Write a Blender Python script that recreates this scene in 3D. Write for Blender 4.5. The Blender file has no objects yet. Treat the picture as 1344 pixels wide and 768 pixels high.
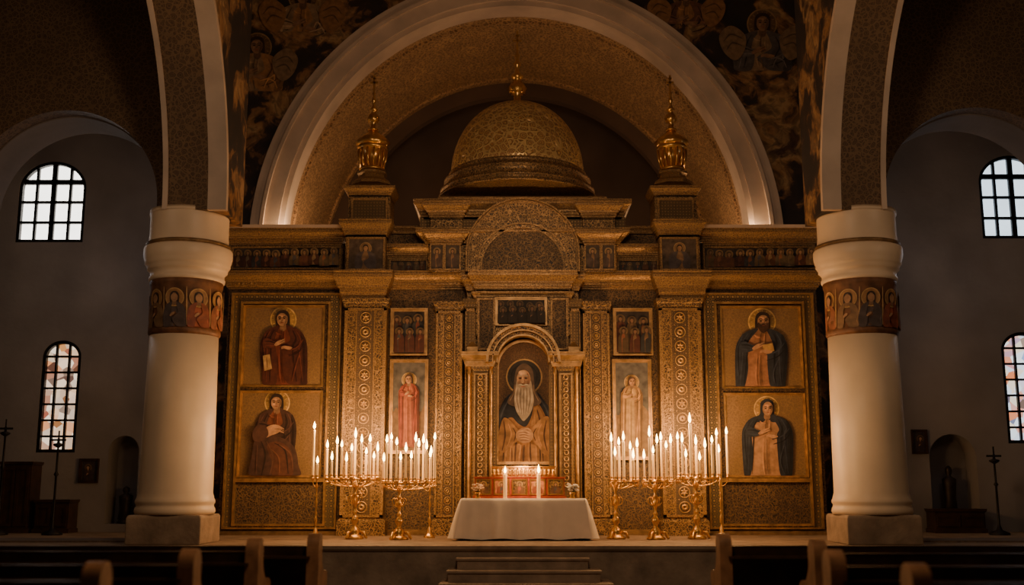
import bpy, bmesh, math, random
from mathutils import Vector
from mathutils.geometry import tessellate_polygon
random.seed(7)
pi=math.pi
F=1430.0; TH=math.atan(256/1430.0); D=22.5; H=0.944; CXC=-0.22
C_,S_=math.cos(TH),math.sin(TH)
def q(px,py,Y=0.0):
    u=(px-672)/F; v=(384-py)/F
    t=(Y+D)/(C_-v*S_)
    return (CXC+t*u, H+t*(S_+v*C_))
def qx(px,py,Y=0.0): return q(px,py,Y)[0]
def qz(py,Y=0.0): return q(672,py,Y)[1]

# ------------------------------------------------------------ materials
MATS={}
def newmat(name):
    m=bpy.data.materials.new(name); m.use_nodes=True
    nt=m.node_tree; b=nt.nodes['Principled BSDF']
    return m,nt,b
def ramp(nt,fac,stops):
    r=nt.nodes.new('ShaderNodeValToRGB')
    e=r.color_ramp.elements
    while len(e)<len(stops): e.new(0.5)
    for i,(p,c) in enumerate(stops):
        e[i].position=p; e[i].color=(c[0],c[1],c[2],1) if not isinstance(c,(int,float)) else (c,c,c,1)
    nt.links.new(fac,r.inputs[0]); return r.outputs[0]
def mixc(nt,fac,a,b,mode='MIX'):
    n=nt.nodes.new('ShaderNodeMix'); n.data_type='RGBA'; n.blend_type=mode
    for s,i in ((fac,0),(a,6),(b,7)):
        if isinstance(s,(int,float)): n.inputs[i].default_value=s
        elif isinstance(s,tuple): n.inputs[i].default_value=(s[0],s[1],s[2],1)
        else: nt.links.new(s,n.inputs[i])
    return n.outputs[2]
def mth(nt,op,a,b=None,clamp=False):
    n=nt.nodes.new('ShaderNodeMath'); n.operation=op; n.use_clamp=clamp
    for i,s in enumerate((a,b)):
        if s is None: continue
        if isinstance(s,(int,float)): n.inputs[i].default_value=s
        else: nt.links.new(s,n.inputs[i])
    return n.outputs[0]
def coords(nt):
    return nt.nodes.new('ShaderNodeTexCoord').outputs['Object']
def noise(nt,vec,scale,detail=3,rough=0.5):
    n=nt.nodes.new('ShaderNodeTexNoise'); n.inputs['Scale'].default_value=scale
    n.inputs['Detail'].default_value=detail; n.inputs['Roughness'].default_value=rough
    nt.links.new(vec,n.inputs['Vector']); return n.outputs['Fac'],n.outputs['Color']
def voro(nt,vec,scale,feature='F1',rnd=1.0):
    n=nt.nodes.new('ShaderNodeTexVoronoi'); n.feature=feature; n.inputs['Scale'].default_value=scale
    n.inputs['Randomness'].default_value=rnd
    nt.links.new(vec,n.inputs['Vector']); return n
def bump(nt,b,h,strength,dist):
    n=nt.nodes.new('ShaderNodeBump'); n.inputs['Strength'].default_value=strength; n.inputs['Distance'].default_value=dist
    nt.links.new(h,n.inputs['Height']); nt.links.new(n.outputs[0],b.inputs['Normal'])
def plain(name,col,rough=0.6,metal=0.0,var=0.25,vs=3.0,bs=0.0,bscale=30,spec=None):
    if name in MATS: return MATS[name]
    m,nt,b=newmat(name); v=coords(nt)
    f,_=noise(nt,v,vs,4)
    lo=tuple(c*(1-var) for c in col); hi=tuple(min(1,c*(1+var)) for c in col)
    nt.links.new(ramp(nt,f,[(0.3,lo),(0.7,hi)]),b.inputs['Base Color'])
    b.inputs['Roughness'].default_value=rough; b.inputs['Metallic'].default_value=metal
    if spec is not None: b.inputs['Specular IOR Level'].default_value=spec
    if bs>0:
        f2,_=noise(nt,v,bscale,3); bump(nt,b,f2,bs,0.02)
    MATS[name]=m; return m
def emis(name,col,st):
    if name in MATS: return MATS[name]
    m,nt,b=newmat(name)
    b.inputs['Base Color'].default_value=(col[0],col[1],col[2],1)
    b.inputs['Emission Strength'].default_value=st
    f,_=noise(nt,coords(nt),4,2)
    nt.links.new(ramp(nt,f,[(0.2,tuple(c*0.85 for c in col)),(0.8,col)]),b.inputs['Emission Color'])
    MATS[name]=m; return m
def filigree(name,hi,lo,scale,metal=0.7,rough=0.4,bs=0.6,dist=0.02,thin=0.10,warp=0.25):
    if name in MATS: return MATS[name]
    m,nt,b=newmat(name); v=coords(nt)
    _,nc=noise(nt,v,scale*0.35,2)
    vv=nt.nodes.new('ShaderNodeVectorMath'); vv.operation='MULTIPLY_ADD'
    nt.links.new(nc,vv.inputs[0]); vv.inputs[1].default_value=(warp,warp,warp); nt.links.new(v,vv.inputs[2])
    w=vv.outputs[0]
    e=voro(nt,w,scale,'DISTANCE_TO_EDGE').outputs['Distance']
    lines=ramp(nt,e,[(thin*0.5,1.0),(thin,0.0)])
    f1=voro(nt,w,scale,'F1').outputs['Distance']
    rings=mth(nt,'SINE',mth(nt,'MULTIPLY',f1,22.0))
    rings=ramp(nt,rings,[(0.25,0.0),(0.6,1.0)])
    msk=mth(nt,'MAXIMUM',lines,mth(nt,'MULTIPLY',rings,0.75))
    big,_=noise(nt,v,1.3,3)
    hi2=mixc(nt,big,tuple(c*0.65 for c in hi),tuple(min(1,c*1.25) for c in hi))
    nt.links.new(mixc(nt,msk,lo,hi2),b.inputs['Base Color'])
    nt.links.new(mth(nt,'MULTIPLY',msk,metal),b.inputs['Metallic'])
    b.inputs['Roughness'].default_value=rough
    bump(nt,b,msk,bs,dist); MATS[name]=m; return m
def lattice(name,hi,lo,k,metal=0.7,rough=0.4,bs=0.6,mid=None):
    if name in MATS: return MATS[name]
    m,nt,b=newmat(name); v=coords(nt)
    s=nt.nodes.new('ShaderNodeSeparateXYZ'); nt.links.new(v,s.inputs[0])
    u=mth(nt,'ADD',s.outputs[0],s.outputs[1])
    a=mth(nt,'ABSOLUTE',mth(nt,'SINE',mth(nt,'MULTIPLY',u,k)))
    c=mth(nt,'ABSOLUTE',mth(nt,'SINE',mth(nt,'MULTIPLY',s.outputs[2],k)))
    su=mth(nt,'ADD',a,c); pr=mth(nt,'MULTIPLY',a,c)
    ln=mth(nt,'ABSOLUTE',mth(nt,'SUBTRACT',su,1.0))
    ln=ramp(nt,ln,[(0.12,1.0),(0.24,0.0)])
    dots=ramp(nt,pr,[(0.66,0.0),(0.76,1.0)])
    dd=ramp(nt,mth(nt,'ADD',a,c),[(0.22,1.0),(0.34,0.0)])
    msk=mth(nt,'MAXIMUM',mth(nt,'MAXIMUM',ln,dots),dd)
    big,_=noise(nt,v,1.7,3)
    base=mixc(nt,dots,lo,mid) if mid else lo
    hi2=mixc(nt,big,tuple(c_*0.6 for c_ in hi),tuple(min(1,c_*1.25) for c_ in hi))
    nt.links.new(mixc(nt,msk,base,hi2),b.inputs['Base Color'])
    nt.links.new(mth(nt,'MULTIPLY',msk,metal),b.inputs['Metallic'])
    b.inputs['Roughness'].default_value=rough
    bump(nt,b,msk,bs,0.015); MATS[name]=m; return m

GOLD=filigree('gold_leaf_carving',(0.52,0.32,0.14),(0.17,0.095,0.042),22,0.62,0.43,0.5,0.012,.12,.08)
GOLDS=plain('smooth_gold_leaf',(0.50,0.30,0.13),0.38,0.7,0.35,7,0.2,40)
GOLDB=plain('polished_gold',(0.80,0.48,0.17),0.28,0.88,0.15,5)
GOLDM=plain('medallion_gold',(0.60,0.38,0.17),0.38,0.6,0.2,9)
GOLDD=plain('aged_gold',(0.26,0.155,0.07),0.5,0.5,0.4,6,0.5,40)
FIL=filigree('carved_gold_scrollwork',(0.54,0.335,0.15),(0.045,0.026,0.014),15.0,0.6,0.45,0.6,0.014,.09,.2)
FILD=filigree('dark_damask_scrollwork',(0.24,0.145,0.068),(0.028,0.018,0.012),15.0,0.4,0.5,.4,.01)
FILDOME=filigree('dome_gold_scrollwork',(0.95,0.60,0.27),(0.36,0.19,0.075),7.0,0.5,0.4,0.9,0.04,0.14,.12)
LAT=lattice('green_gold_border',(0.44,0.29,0.13),(0.025,0.03,0.023),30,0.5,0.48,0.5,(0.13,0.07,0.035))
LATF=lattice('fine_gold_lattice',(0.40,0.25,0.11),(0.035,0.026,0.018),50,0.5,0.48,0.5)
STRIP=lattice('dark_strip_lattice',(0.28,0.17,0.08),(0.03,0.023,0.016),60,0.4,0.5,0.3)
VAULT=filigree('patterned_brown_vault',(0.22,0.135,0.072),(0.095,0.055,0.032),11.0,0.1,0.7,0.3,0.008,0.12,0.1)
SOFF=filigree('patterned_gold_soffit',(0.60,0.37,0.18),(0.17,0.093,0.045),11.0,0.15,0.6,0.4,0.01,0.14,0.1)
WHITE=plain('pale_plaster_moulding',(0.62,0.48,0.37),0.75,0,0.16,1.2,0.15,14)
COLM=plain('cream_marble',(0.80,0.62,0.43),0.45,0,0.09,1.1,0.06,8)
STONE=plain('worn_stone',(0.30,0.215,0.145),0.7,0,0.3,3,0.4,16)
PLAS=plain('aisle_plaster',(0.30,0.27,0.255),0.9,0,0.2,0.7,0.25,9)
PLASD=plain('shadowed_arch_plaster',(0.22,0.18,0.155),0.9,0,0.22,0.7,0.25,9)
APSE=plain('apse_plaster',(0.12,0.075,0.052),0.9,0,0.3,0.5)
DARKW=plain('dark_pew_wood',(0.05,0.024,0.013),0.36,0,0.4,5)
PEWEND=plain('brown_pew_wood',(0.30,0.145,0.066),0.42,0,0.3,6)
BLACK=plain('blackened_iron',(0.015,0.012,0.011),0.5,0.4,0.2,5)
CLOTH=plain('white_linen',(0.82,0.71,0.58),0.85,0,0.05,4,0.1,60)
WAX=plain('ivory_wax',(0.90,0.66,0.35),0.5,0,0.05,4)
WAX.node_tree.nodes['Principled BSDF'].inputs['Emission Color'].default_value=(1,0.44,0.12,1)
WAX.node_tree.nodes['Principled BSDF'].inputs['Emission Strength'].default_value=0.35  # slight glow put into the wax to imitate flame light shining through
FLAME=emis('candle_flame',(1.0,0.60,0.20),28)
WICK=plain('charred_wick',(0.02,0.015,0.01),0.9)
def floor_mat():
    m,nt,b=newmat('dark_floor_tiles'); v=coords(nt)
    br=nt.nodes.new('ShaderNodeTexBrick'); br.inputs['Scale'].default_value=1.6
    br.inputs['Color1'].default_value=(0.08,0.055,0.04,1); br.inputs['Color2'].default_value=(0.11,0.075,0.05,1)
    br.inputs['Mortar'].default_value=(0.02,0.015,0.01,1); br.inputs['Mortar Size'].default_value=0.01
    nt.links.new(v,br.inputs['Vector']); nt.links.new(br.outputs[0],b.inputs['Base Color']); b.inputs['Roughness'].default_value=0.35
    return m
FLOOR=floor_mat()
def fresco_mat():
    m,nt,b=newmat('dark_fresco'); v=coords(nt)
    _,nc=noise(nt,v,0.9,3)
    vv=nt.nodes.new('ShaderNodeVectorMath'); vv.operation='MULTIPLY_ADD'
    nt.links.new(nc,vv.inputs[0]); vv.inputs[1].default_value=(1.8,1.8,1.8); nt.links.new(v,vv.inputs[2])
    f,_=noise(nt,vv.outputs[0],0.95,7,0.55)
    c1=ramp(nt,f,[(0.44,(0.026,0.02,0.02)),(0.50,(0.05,0.03,0.022)),(0.54,(0.30,0.15,0.06)),(0.62,(0.46,0.28,0.13)),(0.70,(0.10,0.05,0.03))])
    f2,_=noise(nt,vv.outputs[0],5.0,3,0.6)
    c1=mixc(nt,ramp(nt,f2,[(0.42,0.55),(0.58,0.0)]),c1,(0.03,0.02,0.015))
    nt.links.new(c1,b.inputs['Base Color'])
    b.inputs['Roughness'].default_value=0.75; return m
FRES=fresco_mat()
def stained_mat(name,stops,st,sc):
    m,nt,b=newmat(name); v=coords(nt)
    vo=voro(nt,v,sc,'F1'); s=nt.nodes.new('ShaderNodeSeparateColor'); nt.links.new(vo.outputs['Color'],s.inputs[0])
    c=ramp(nt,s.outputs[0],stops)
    nt.links.new(c,b.inputs['Emission Color']); nt.links.new(c,b.inputs['Base Color'])
    b.inputs['Emission Strength'].default_value=st; b.inputs['Roughness'].default_value=0.2; return m
STW=stained_mat('warm_stained_glass',[(0.0,(0.9,0.25,0.05)),(0.2,(1.0,0.80,0.52)),(0.38,(0.35,0.05,0.02)),(0.48,(1.3,1.0,0.72)),(0.72,(0.10,0.04,0.03)),(0.8,(1.0,0.42,0.12)),(0.9,(1.2,0.95,0.7))],1.15,5.5)
STC=stained_mat('cool_stained_glass',[(0.0,(0.9,0.98,1.0)),(0.35,(0.7,0.8,0.95)),(0.55,(0.8,0.22,0.05)),(0.64,(0.3,0.42,0.7)),(0.76,(0.12,0.07,0.06)),(0.84,(0.95,0.8,0.6))],1.4,5.5)
SKYL=emis('daylit_glass_warm',(1.0,0.95,0.86),4.2)
SKYR=emis('daylit_glass_cool',(0.66,0.80,0.90),2.1)
def paint(c,var=0.3):
    n='paint_%d_%d_%d'%tuple(int(x*1000) for x in c)
    return plain(n,c,0.6,0,var,9.0)

# ------------------------------------------------------------ mesh builder
class MB:
    def __init__(s): s.v=[];s.f=[];s.m=[];s.s=[]
    def add(s,vs,fs,m=0,sm=False):
        o=len(s.v); s.v+= [tuple(p) for p in vs]
        for f in fs: s.f.append(tuple(i+o for i in f)); s.m.append(m); s.s.append(sm)
    def box(s,x0,x1,y0,y1,z0,z1,m=0):
        s.rloft(x0,x1,y0,y1,[(z0,0),(z1,0)],m)
    def rloft(s,x0,x1,yf,yb,prof,m=0):
        if x0>x1: x0,x1=x1,x0
        vs=[]
        for z,o in prof: vs+=[(x0-o,yf-o,z),(x1+o,yf-o,z),(x1+o,yb,z),(x0-o,yb,z)]
        fs=[(3,2,1,0)]; n=len(prof)
        for i in range(n-1):
            a=i*4
            for k in range(4): k2=(k+1)%4; fs.append((a+k,a+k2,a+4+k2,a+4+k))
        a=(n-1)*4; fs.append((a,a+1,a+2,a+3)); s.add(vs,fs,m)
    def lathe(s,cx,cy,prof,n=32,m=0,sm=True,a0=0.0,ribs=0,ra=0.0):
        vs=[];fs=[]
        for r,z in prof:
            for k in range(n):
                a=a0+2*pi*k/n; rr=r*(1+ra*math.cos(ribs*a)) if ribs else r
                vs.append((cx+rr*math.cos(a),cy+rr*math.sin(a),z))
        for i in range(len(prof)-1):
            for k in range(n):
                k2=(k+1)%n; fs.append((i*n+k,i*n+k2,(i+1)*n+k2,(i+1)*n+k))
        L=(len(prof)-1)*n
        o=len(s.v); s.add(vs,fs,m,sm)
        s.f.append(tuple(o+k for k in range(n))[::-1]); s.m.append(m); s.s.append(False)
        s.f.append(tuple(o+L+k for k in range(n))); s.m.append(m); s.s.append(False)
    def tube(s,pts,r,n=8,m=0,closed=False):
        P=[Vector(p) for p in pts]; vs=[];fs=[]; N=len(P)
        for i,p in enumerate(P):
            if closed: t=(P[(i+1)%N]-P[i-1])
            else: t=P[min(i+1,N-1)]-P[max(i-1,0)]
            t.normalize(); up=Vector((0,0,1)) if abs(t.z)<0.95 else Vector((1,0,0))
            if closed: up=Vector((0,1,0)) if all(abs(pp.y-P[0].y)<1e-6 for pp in P) else Vector((0,0,1))
            a=t.cross(up).normalized(); b=t.cross(a)
            rr=r[i] if isinstance(r,(list,tuple)) else r
            for k in range(n):
                an=2*pi*k/n; vs.append(p+a*rr*math.cos(an)+b*rr*math.sin(an))
        M=N if closed else N-1
        for i in range(M):
            j=(i+1)%N
            for k in range(n): k2=(k+1)%n; fs.append((i*n+k,i*n+k2,j*n+k2,j*n+k))
        if not closed: fs+= [tuple(range(n)),tuple((N-1)*n+k for k in range(n))]
        s.add(vs,fs,m,True)
    def shape(s,loops,a0,a1,m=0,axis='y',msides=None):
        def mk(p,a): return (p[0],a,p[1]) if axis=='y' else (a,p[0],p[1])
        flat=[p for l in loops for p in l]; n=len(flat)
        tr=tessellate_polygon([[Vector((p[0],p[1],0)) for p in l] for l in loops])
        vs=[mk(p,a0) for p in flat]+[mk(p,a1) for p in flat]
        s.add(vs,[t for t in tr]+[tuple(i+n for i in t[::-1]) for t in tr],m)
        ms=m if msides is None else msides; o=0; fs=[]
        for l in loops:
            k=len(l)
            for i in range(k): j=(i+1)%k; fs.append((o+i,o+j,n+o+j,n+o+i))
            o+=k
        s.add(vs,fs,ms)
    def flat(s,pts,y,m=0):
        tr=tessellate_polygon([[Vector((p[0],p[1],0)) for p in pts]])
        s.add([(p[0],y,p[1]) for p in pts],tr,m)
    def mirror(s):
        r=MB(); r.v=[(-x,y,z) for x,y,z in s.v]; r.f=[tuple(f[::-1]) for f in s.f]; r.m=list(s.m); r.s=list(s.s); return r
    def build(s,name,mats,parent=None,org=(0,0,0),label=None,cat=None,kind=None,group=None,recalc=True,bev=0):
        me=bpy.data.meshes.new(name); o=Vector(org)
        me.from_pydata([Vector(p)-o for p in s.v],[],s.f)
        for m in mats: me.materials.append(m)
        me.polygons.foreach_set('material_index',s.m); me.polygons.foreach_set('use_smooth',s.s)
        if recalc:
            bm=bmesh.new(); bm.from_mesh(me); bmesh.ops.recalc_face_normals(bm,faces=bm.faces); bm.to_mesh(me); bm.free()
        me.update()
        ob=bpy.data.objects.new(name,me); bpy.context.collection.objects.link(ob)
        if parent: ob.parent=parent; ob.location=o-worldloc(parent)
        else: ob.location=o
        if bev:
            md=ob.modifiers.new('bevel','BEVEL'); md.width=bev; md.segments=2; md.limit_method='ANGLE'
        tag(ob,label,cat,kind,group); return ob
def worldloc(o):
    l=Vector(o.location)
    while o.parent: o=o.parent; l+=Vector(o.location)
    return l
def tag(ob,label=None,cat=None,kind=None,group=None):
    if label: ob['label']=label
    if cat: ob['category']=cat
    if kind: ob['kind']=kind
    if group: ob['group']=group
def empty(name,loc,label,cat,group=None,parent=None):
    e=bpy.data.objects.new(name,None); bpy.context.collection.objects.link(e); e.empty_display_size=0.2
    e.location=Vector(loc)-(worldloc(parent) if parent else Vector((0,0,0)))
    if parent: e.parent=parent
    tag(e,label,cat,None,group); return e
def arc(cx,cz,r,a0,a1,n=40,ry=None):
    ry=ry or r
    return [(cx+r*math.cos(a0+(a1-a0)*i/n),cz+ry*math.sin(a0+(a1-a0)*i/n)) for i in range(n+1)]
def archpts(cx,hw,zs,zb,n=40,ry=None):
    return [(cx-hw,zb)]+arc(cx,zs,hw,pi,0,n,ry)+[(cx+hw,zb)]
def archring(cx,zs,r0,r1,zb,n=48,e=0.0):
    return [(cx-r1,zb)]+arc(cx,zs,r1,pi,0,n,r1+e)+[(cx+r1,zb),(cx+r0,zb)]+arc(cx,zs,r0,0,pi,n,r0+e)+[(cx-r0,zb)]
def rect(x0,x1,z0,z1): return [(x0,z0),(x1,z0),(x1,z1),(x0,z1)]

# ------------------------------------------------------------ painting helper
def smooth(pts,n=5,closed=True):
    N=len(pts);out=[]
    rng=range(N) if closed else range(N-1)
    for i in rng:
        if closed: p0,p1,p2,p3=pts[i-1],pts[i],pts[(i+1)%N],pts[(i+2)%N]
        else: p0,p1,p2,p3=pts[max(i-1,0)],pts[i],pts[i+1],pts[min(i+2,N-1)]
        for k in range(n):
            t=k/n;t2=t*t;t3=t2*t
            out.append(tuple(0.5*((2*p1[j])+(-p0[j]+p2[j])*t+(2*p0[j]-5*p1[j]+4*p2[j]-p3[j])*t2+(-p0[j]+3*p1[j]-3*p2[j]+p3[j])*t3) for j in (0,1)))
    if not closed: out.append(pts[-1])
    return out
class Art:
    def __init__(s,Y,clip=None,step=0.0022): s.mb=MB(); s.Y=Y; s.y=Y; s.mats=[]; s.step=step; s.clip=clip
    def mi(s,mat):
        if mat not in s.mats: s.mats.append(mat)
        return s.mats.index(mat)
    def c(s,p):
        x,y=p
        if s.clip: x=min(max(x,s.clip[0]),s.clip[2]); y=min(max(y,s.clip[1]),s.clip[3])
        return q(x,y,s.Y)
    def poly(s,pts,mat,sm=True):
        if sm: pts=smooth(pts)
        s.y-=s.step
        s.mb.flat([s.c(p) for p in pts],s.y,s.mi(mat))
    def el(s,cx,cy,rx,ry,mat,n=28,a=0.0):
        s.poly([(cx+rx*math.cos(2*pi*i/n)*math.cos(a)-ry*math.sin(2*pi*i/n)*math.sin(a),cy+rx*math.cos(2*pi*i/n)*math.sin(a)+ry*math.sin(2*pi*i/n)*math.cos(a)) for i in range(n)],mat,False)
    def st(s,pts,w,mat):
        P=smooth(pts,5,False); L=[];R=[];N=len(P)
        for i,p in enumerate(P):
            a=P[max(i-1,0)];b=P[min(i+1,N-1)]; dx,dy=b[0]-a[0],b[1]-a[1]; l=math.hypot(dx,dy) or 1
            ww=w*(0.25+0.75*math.sin(pi*(i+0.5)/N)); L.append((p[0]-dy/l*ww/2,p[1]+dx/l*ww/2)); R.append((p[0]+dy/l*ww/2,p[1]-dx/l*ww/2))
        s.y-=s.step
        c=[s.c(p) for p in L]+[s.c(p) for p in R[::-1]]; n=len(L)
        s.mb.add([(p[0],s.y,p[1]) for p in c],[(i,i+1,2*n-2-i,2*n-1-i) for i in range(n-1)],s.mi(mat))
SK=(0.52,0.29,0.16)
def dk(c,k): return tuple(min(1,v*k) for v in c)
def saint(a,cx,cy,h,L,inner,mantle,hair,beard=None,hood=None,halo=(0.75,0.50,0.2),haloin=(0.45,0.27,0.10),turn=0.0,wide=1.0,simple=False,hands=True,skin=SK,legs=False,book=False,opn=0.0):
    P=lambda x,y:(cx+x*h*wide+ (turn*y*0.12*h if y>0.6 else 0),cy+y*h)
    hf=h*(1.22 if not simple else 1.1); W=wide
    Q=lambda x,y:(cx+x*hf,cy+y*hf)
    a.el(cx,cy-0.02*h,1.05*h,1.05*h,paint(halo)); a.el(cx,cy-0.02*h,0.95*h,0.95*h,paint(haloin))
    if not simple:
        for k in range(16):
            an=2*pi*k/16; a.st([(cx+.72*h*math.cos(an),cy+.72*h*math.sin(an)),(cx+.9*h*math.cos(an),cy+.9*h*math.sin(an))],h*.05,paint(halo))
    if hood is None: a.poly([Q(-.44,-.2),Q(-.3,-.52),Q(0,-.62),Q(.3,-.52),Q(.44,-.2),Q(.44,.35),Q(.34,.6),Q(-.34,.6),Q(-.44,.35)],paint(hair))
    a.poly([P(-.22,.45),P(-.75,.75),P(-1.08,1.25),P(-1.18,2.0),P(-1.1,L*.8),P(-1.05 if not legs else -.75,L),P(0,L+.02),P(1.05 if not legs else .75,L),P(1.1,L*.8),P(1.15,2.0),P(1.05,1.2),P(.75,.75),P(.22,.45)],paint(inner))
    o=opn
    a.poly([P(-.2,.5),P(-.8,.75),P(-1.15,1.3),P(-1.32,2.2),P(-1.28,L*.85),P(-1.2,L),P(-.55-o,L),P(-.35-o,L*.7),P(-.5-o*.8,1.9),P(-.42-o*.4,1.2)],paint(mantle))
    a.poly([P(.2,.5),P(.8,.75),P(1.15,1.3),P(1.3,2.2),P(1.25,L*.85),P(1.15,L),P(.3+o,L),P(-.1+o*1.6,L*.85),P(-.25+o*1.8,2.3),P(.35+o*.6,1.7),P(.3+o*.3,1.1)],paint(mantle))
    if hood:
        a.poly([Q(-.46,-.1),Q(-.4,-.48),Q(0,-.68),Q(.4,-.48),Q(.46,-.1),Q(.52,.4),P(.85,.95),P(.3,1.1),P(0,.85),P(-.3,1.1),P(-.85,.95),Q(-.52,.4)],paint(hood))
    a.poly([Q(-.15,.3),Q(.15,.3),Q(.2,.62),Q(0,.76),Q(-.2,.62)],paint(dk(skin,.6)))
    if not simple:
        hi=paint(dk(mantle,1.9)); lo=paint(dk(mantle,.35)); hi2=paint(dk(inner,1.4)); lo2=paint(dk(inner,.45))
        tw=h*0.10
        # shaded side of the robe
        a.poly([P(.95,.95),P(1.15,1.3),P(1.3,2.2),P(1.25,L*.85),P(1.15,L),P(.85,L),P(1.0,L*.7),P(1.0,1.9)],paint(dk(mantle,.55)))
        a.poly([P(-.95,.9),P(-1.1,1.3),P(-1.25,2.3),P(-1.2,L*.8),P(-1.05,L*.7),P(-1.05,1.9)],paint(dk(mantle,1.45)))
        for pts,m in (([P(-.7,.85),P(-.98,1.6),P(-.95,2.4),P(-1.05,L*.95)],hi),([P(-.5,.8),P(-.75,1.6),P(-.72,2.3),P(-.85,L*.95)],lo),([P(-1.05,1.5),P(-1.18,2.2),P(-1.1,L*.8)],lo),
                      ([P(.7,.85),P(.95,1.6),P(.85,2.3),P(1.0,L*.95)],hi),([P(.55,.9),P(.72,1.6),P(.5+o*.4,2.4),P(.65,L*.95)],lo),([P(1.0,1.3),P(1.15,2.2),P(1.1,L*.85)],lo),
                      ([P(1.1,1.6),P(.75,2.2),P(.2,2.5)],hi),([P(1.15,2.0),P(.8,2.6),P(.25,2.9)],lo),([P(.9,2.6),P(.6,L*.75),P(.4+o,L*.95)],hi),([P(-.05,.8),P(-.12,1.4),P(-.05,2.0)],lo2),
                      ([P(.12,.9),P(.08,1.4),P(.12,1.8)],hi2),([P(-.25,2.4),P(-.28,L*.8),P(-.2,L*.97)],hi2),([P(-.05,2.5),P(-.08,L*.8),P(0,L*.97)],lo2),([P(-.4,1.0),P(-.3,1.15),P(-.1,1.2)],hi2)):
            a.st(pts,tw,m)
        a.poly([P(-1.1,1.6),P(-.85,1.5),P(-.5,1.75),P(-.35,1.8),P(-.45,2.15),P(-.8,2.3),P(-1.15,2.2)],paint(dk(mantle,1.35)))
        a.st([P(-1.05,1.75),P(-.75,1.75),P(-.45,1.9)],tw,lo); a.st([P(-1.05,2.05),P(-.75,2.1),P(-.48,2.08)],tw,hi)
    if hands:
        sk=paint(skin); sd=paint(dk(skin,.5))
        a.poly([P(-.5,1.98),P(-.3,1.72),P(-.08,1.62),P(.04,1.7),P(-.02,1.85),P(-.2,2.0),P(-.42,2.12)],sk)
        if not simple:
            for k in range(4): a.st([P(-.2+.04*k,1.78+.06*k),P(-.02+.03*k,1.62+.07*k),P(.1,1.56+.08*k)],h*.07,sk if k%2==0 else sd)
            if book: a.poly([P(.0,1.75),P(.5,1.6),P(.6,2.2),P(.1,2.35)],paint((0.5,0.3,0.12)),False)
            a.poly([P(.5,2.25),P(.2,2.12),P(-.02,2.12),P(.0,2.28),P(.3,2.42)],sk)
            for k in range(3): a.st([P(.15,2.14+.07*k),P(-.02,2.16+.07*k),P(-.12,2.24+.06*k)],h*.06,sk)
    a.el(cx,cy,.35*hf,.46*hf,paint(skin))
    if hood is None: a.poly([Q(-.38,-.12),Q(-.32,-.44),Q(0,-.58),Q(.32,-.44),Q(.38,-.12),Q(.2,-.32),Q(0,-.38),Q(-.2,-.32)],paint(hair))
    if not simple:
        sd=paint(dk(skin,.5)); dkm=paint((0.03,0.018,0.012)); lt=paint(dk(skin,1.4))
        a.poly([Q(.2,-.3),Q(.35,0),Q(.22,.38),Q(.1,.42),Q(.2,.1)],sd)
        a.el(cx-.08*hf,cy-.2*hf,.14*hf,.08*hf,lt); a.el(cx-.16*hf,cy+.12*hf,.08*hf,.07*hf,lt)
        for sx in (-1,1):
            a.el(cx+sx*.15*hf,cy-.03*hf,.09*hf,.05*hf,sd); a.el(cx+sx*.15*hf,cy-.025*hf,.05*hf,.038*hf,dkm)
            a.st([Q(sx*.27,-.1),Q(sx*.15,-.155),Q(sx*.05,-.1)],hf*.045,dkm)
        a.st([Q(.03,-.1),Q(.04,.08),Q(-.03,.14)],hf*.05,sd)
        a.st([Q(-.1,.26),Q(0,.24),Q(.1,.26)],hf*.06,paint((0.3,0.08,0.05)))
    if beard:
        a.poly([Q(-.34,.08),Q(-.16,.2),Q(0,.17),Q(.16,.2),Q(.34,.08),Q(.28,.5),Q(0,.72),Q(-.28,.5)],paint(beard))
        if not simple: a.st([Q(-.08,.28),Q(0,.265),Q(.08,.28)],hf*.045,paint((0.25,0.07,0.05)))

# ============================================================ ROOM SHELL
PY=-4.2
NZ=-0.70
mb=MB(); mb.box(-16,16,-24,8,NZ-0.2,NZ); mb.build('floor',[FLOOR],kind='structure')
mb=MB(); mb.rloft(-12,12,PY+0.06,8,[(NZ,0),(-0.10,0),(-0.08,0.03),(-0.05,0.05),(0,0.05)],0)
mb.build('floor_platform',[STONE],kind='structure')
mb=MB(); mb.box(-16,16,-24,8,13.0,13.3); mb.build('ceiling',[VAULT],kind='structure')
YW=1.0
ac=qx(678,321,YW); az=qz(321,YW); R=(qx(984,321,YW)-qx(372,321,YW))/2
EY=(qz(10,YW)-az)-R
mb=MB(); mb.shape([rect(-6.9,6.9,0,13),archpts(ac,R+0.02,az,0.02,64,R+.02+EY)],YW,YW+0.5)
mb.build('wall_front',[FRES],kind='structure')
mb=MB()
for r0,r1,dy in ((1.0,1.022,.10),(1.022,1.085,.17),(1.085,1.10,.24),(1.10,1.145,.12)):
    mb.shape([archring(ac,az,R*r0,R*r1,0.0,72,EY)],YW-dy,YW+(0.5 if r0==1.0 else 0))
mb.build('trim_1',[WHITE],kind='structure')
mb=MB()
mb.shape([archring(ac,az,R+0.01,R+0.4,0.0,72,EY)],YW+0.5,YW+4.6)
mb.build('wall_chancel',[SOFF],kind='structure')
mb=MB()
mb.shape([archring(ac,az,R-0.42,R+0.4,0.0,72,EY)],YW+4.6,YW+4.9)
mb.build('trim_2',[APSE],kind='structure')
mb=MB(); mb.shape([archring(ac,az,R-0.05,R+0.02,0.0,72,EY)],YW+0.75,YW+0.85); mb.shape([archring(ac,az,R-0.05,R+0.02,0.0,72,EY)],YW+4.4,YW+4.6)
mb.build('trim_3',[SOFF],kind='structure')
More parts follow.
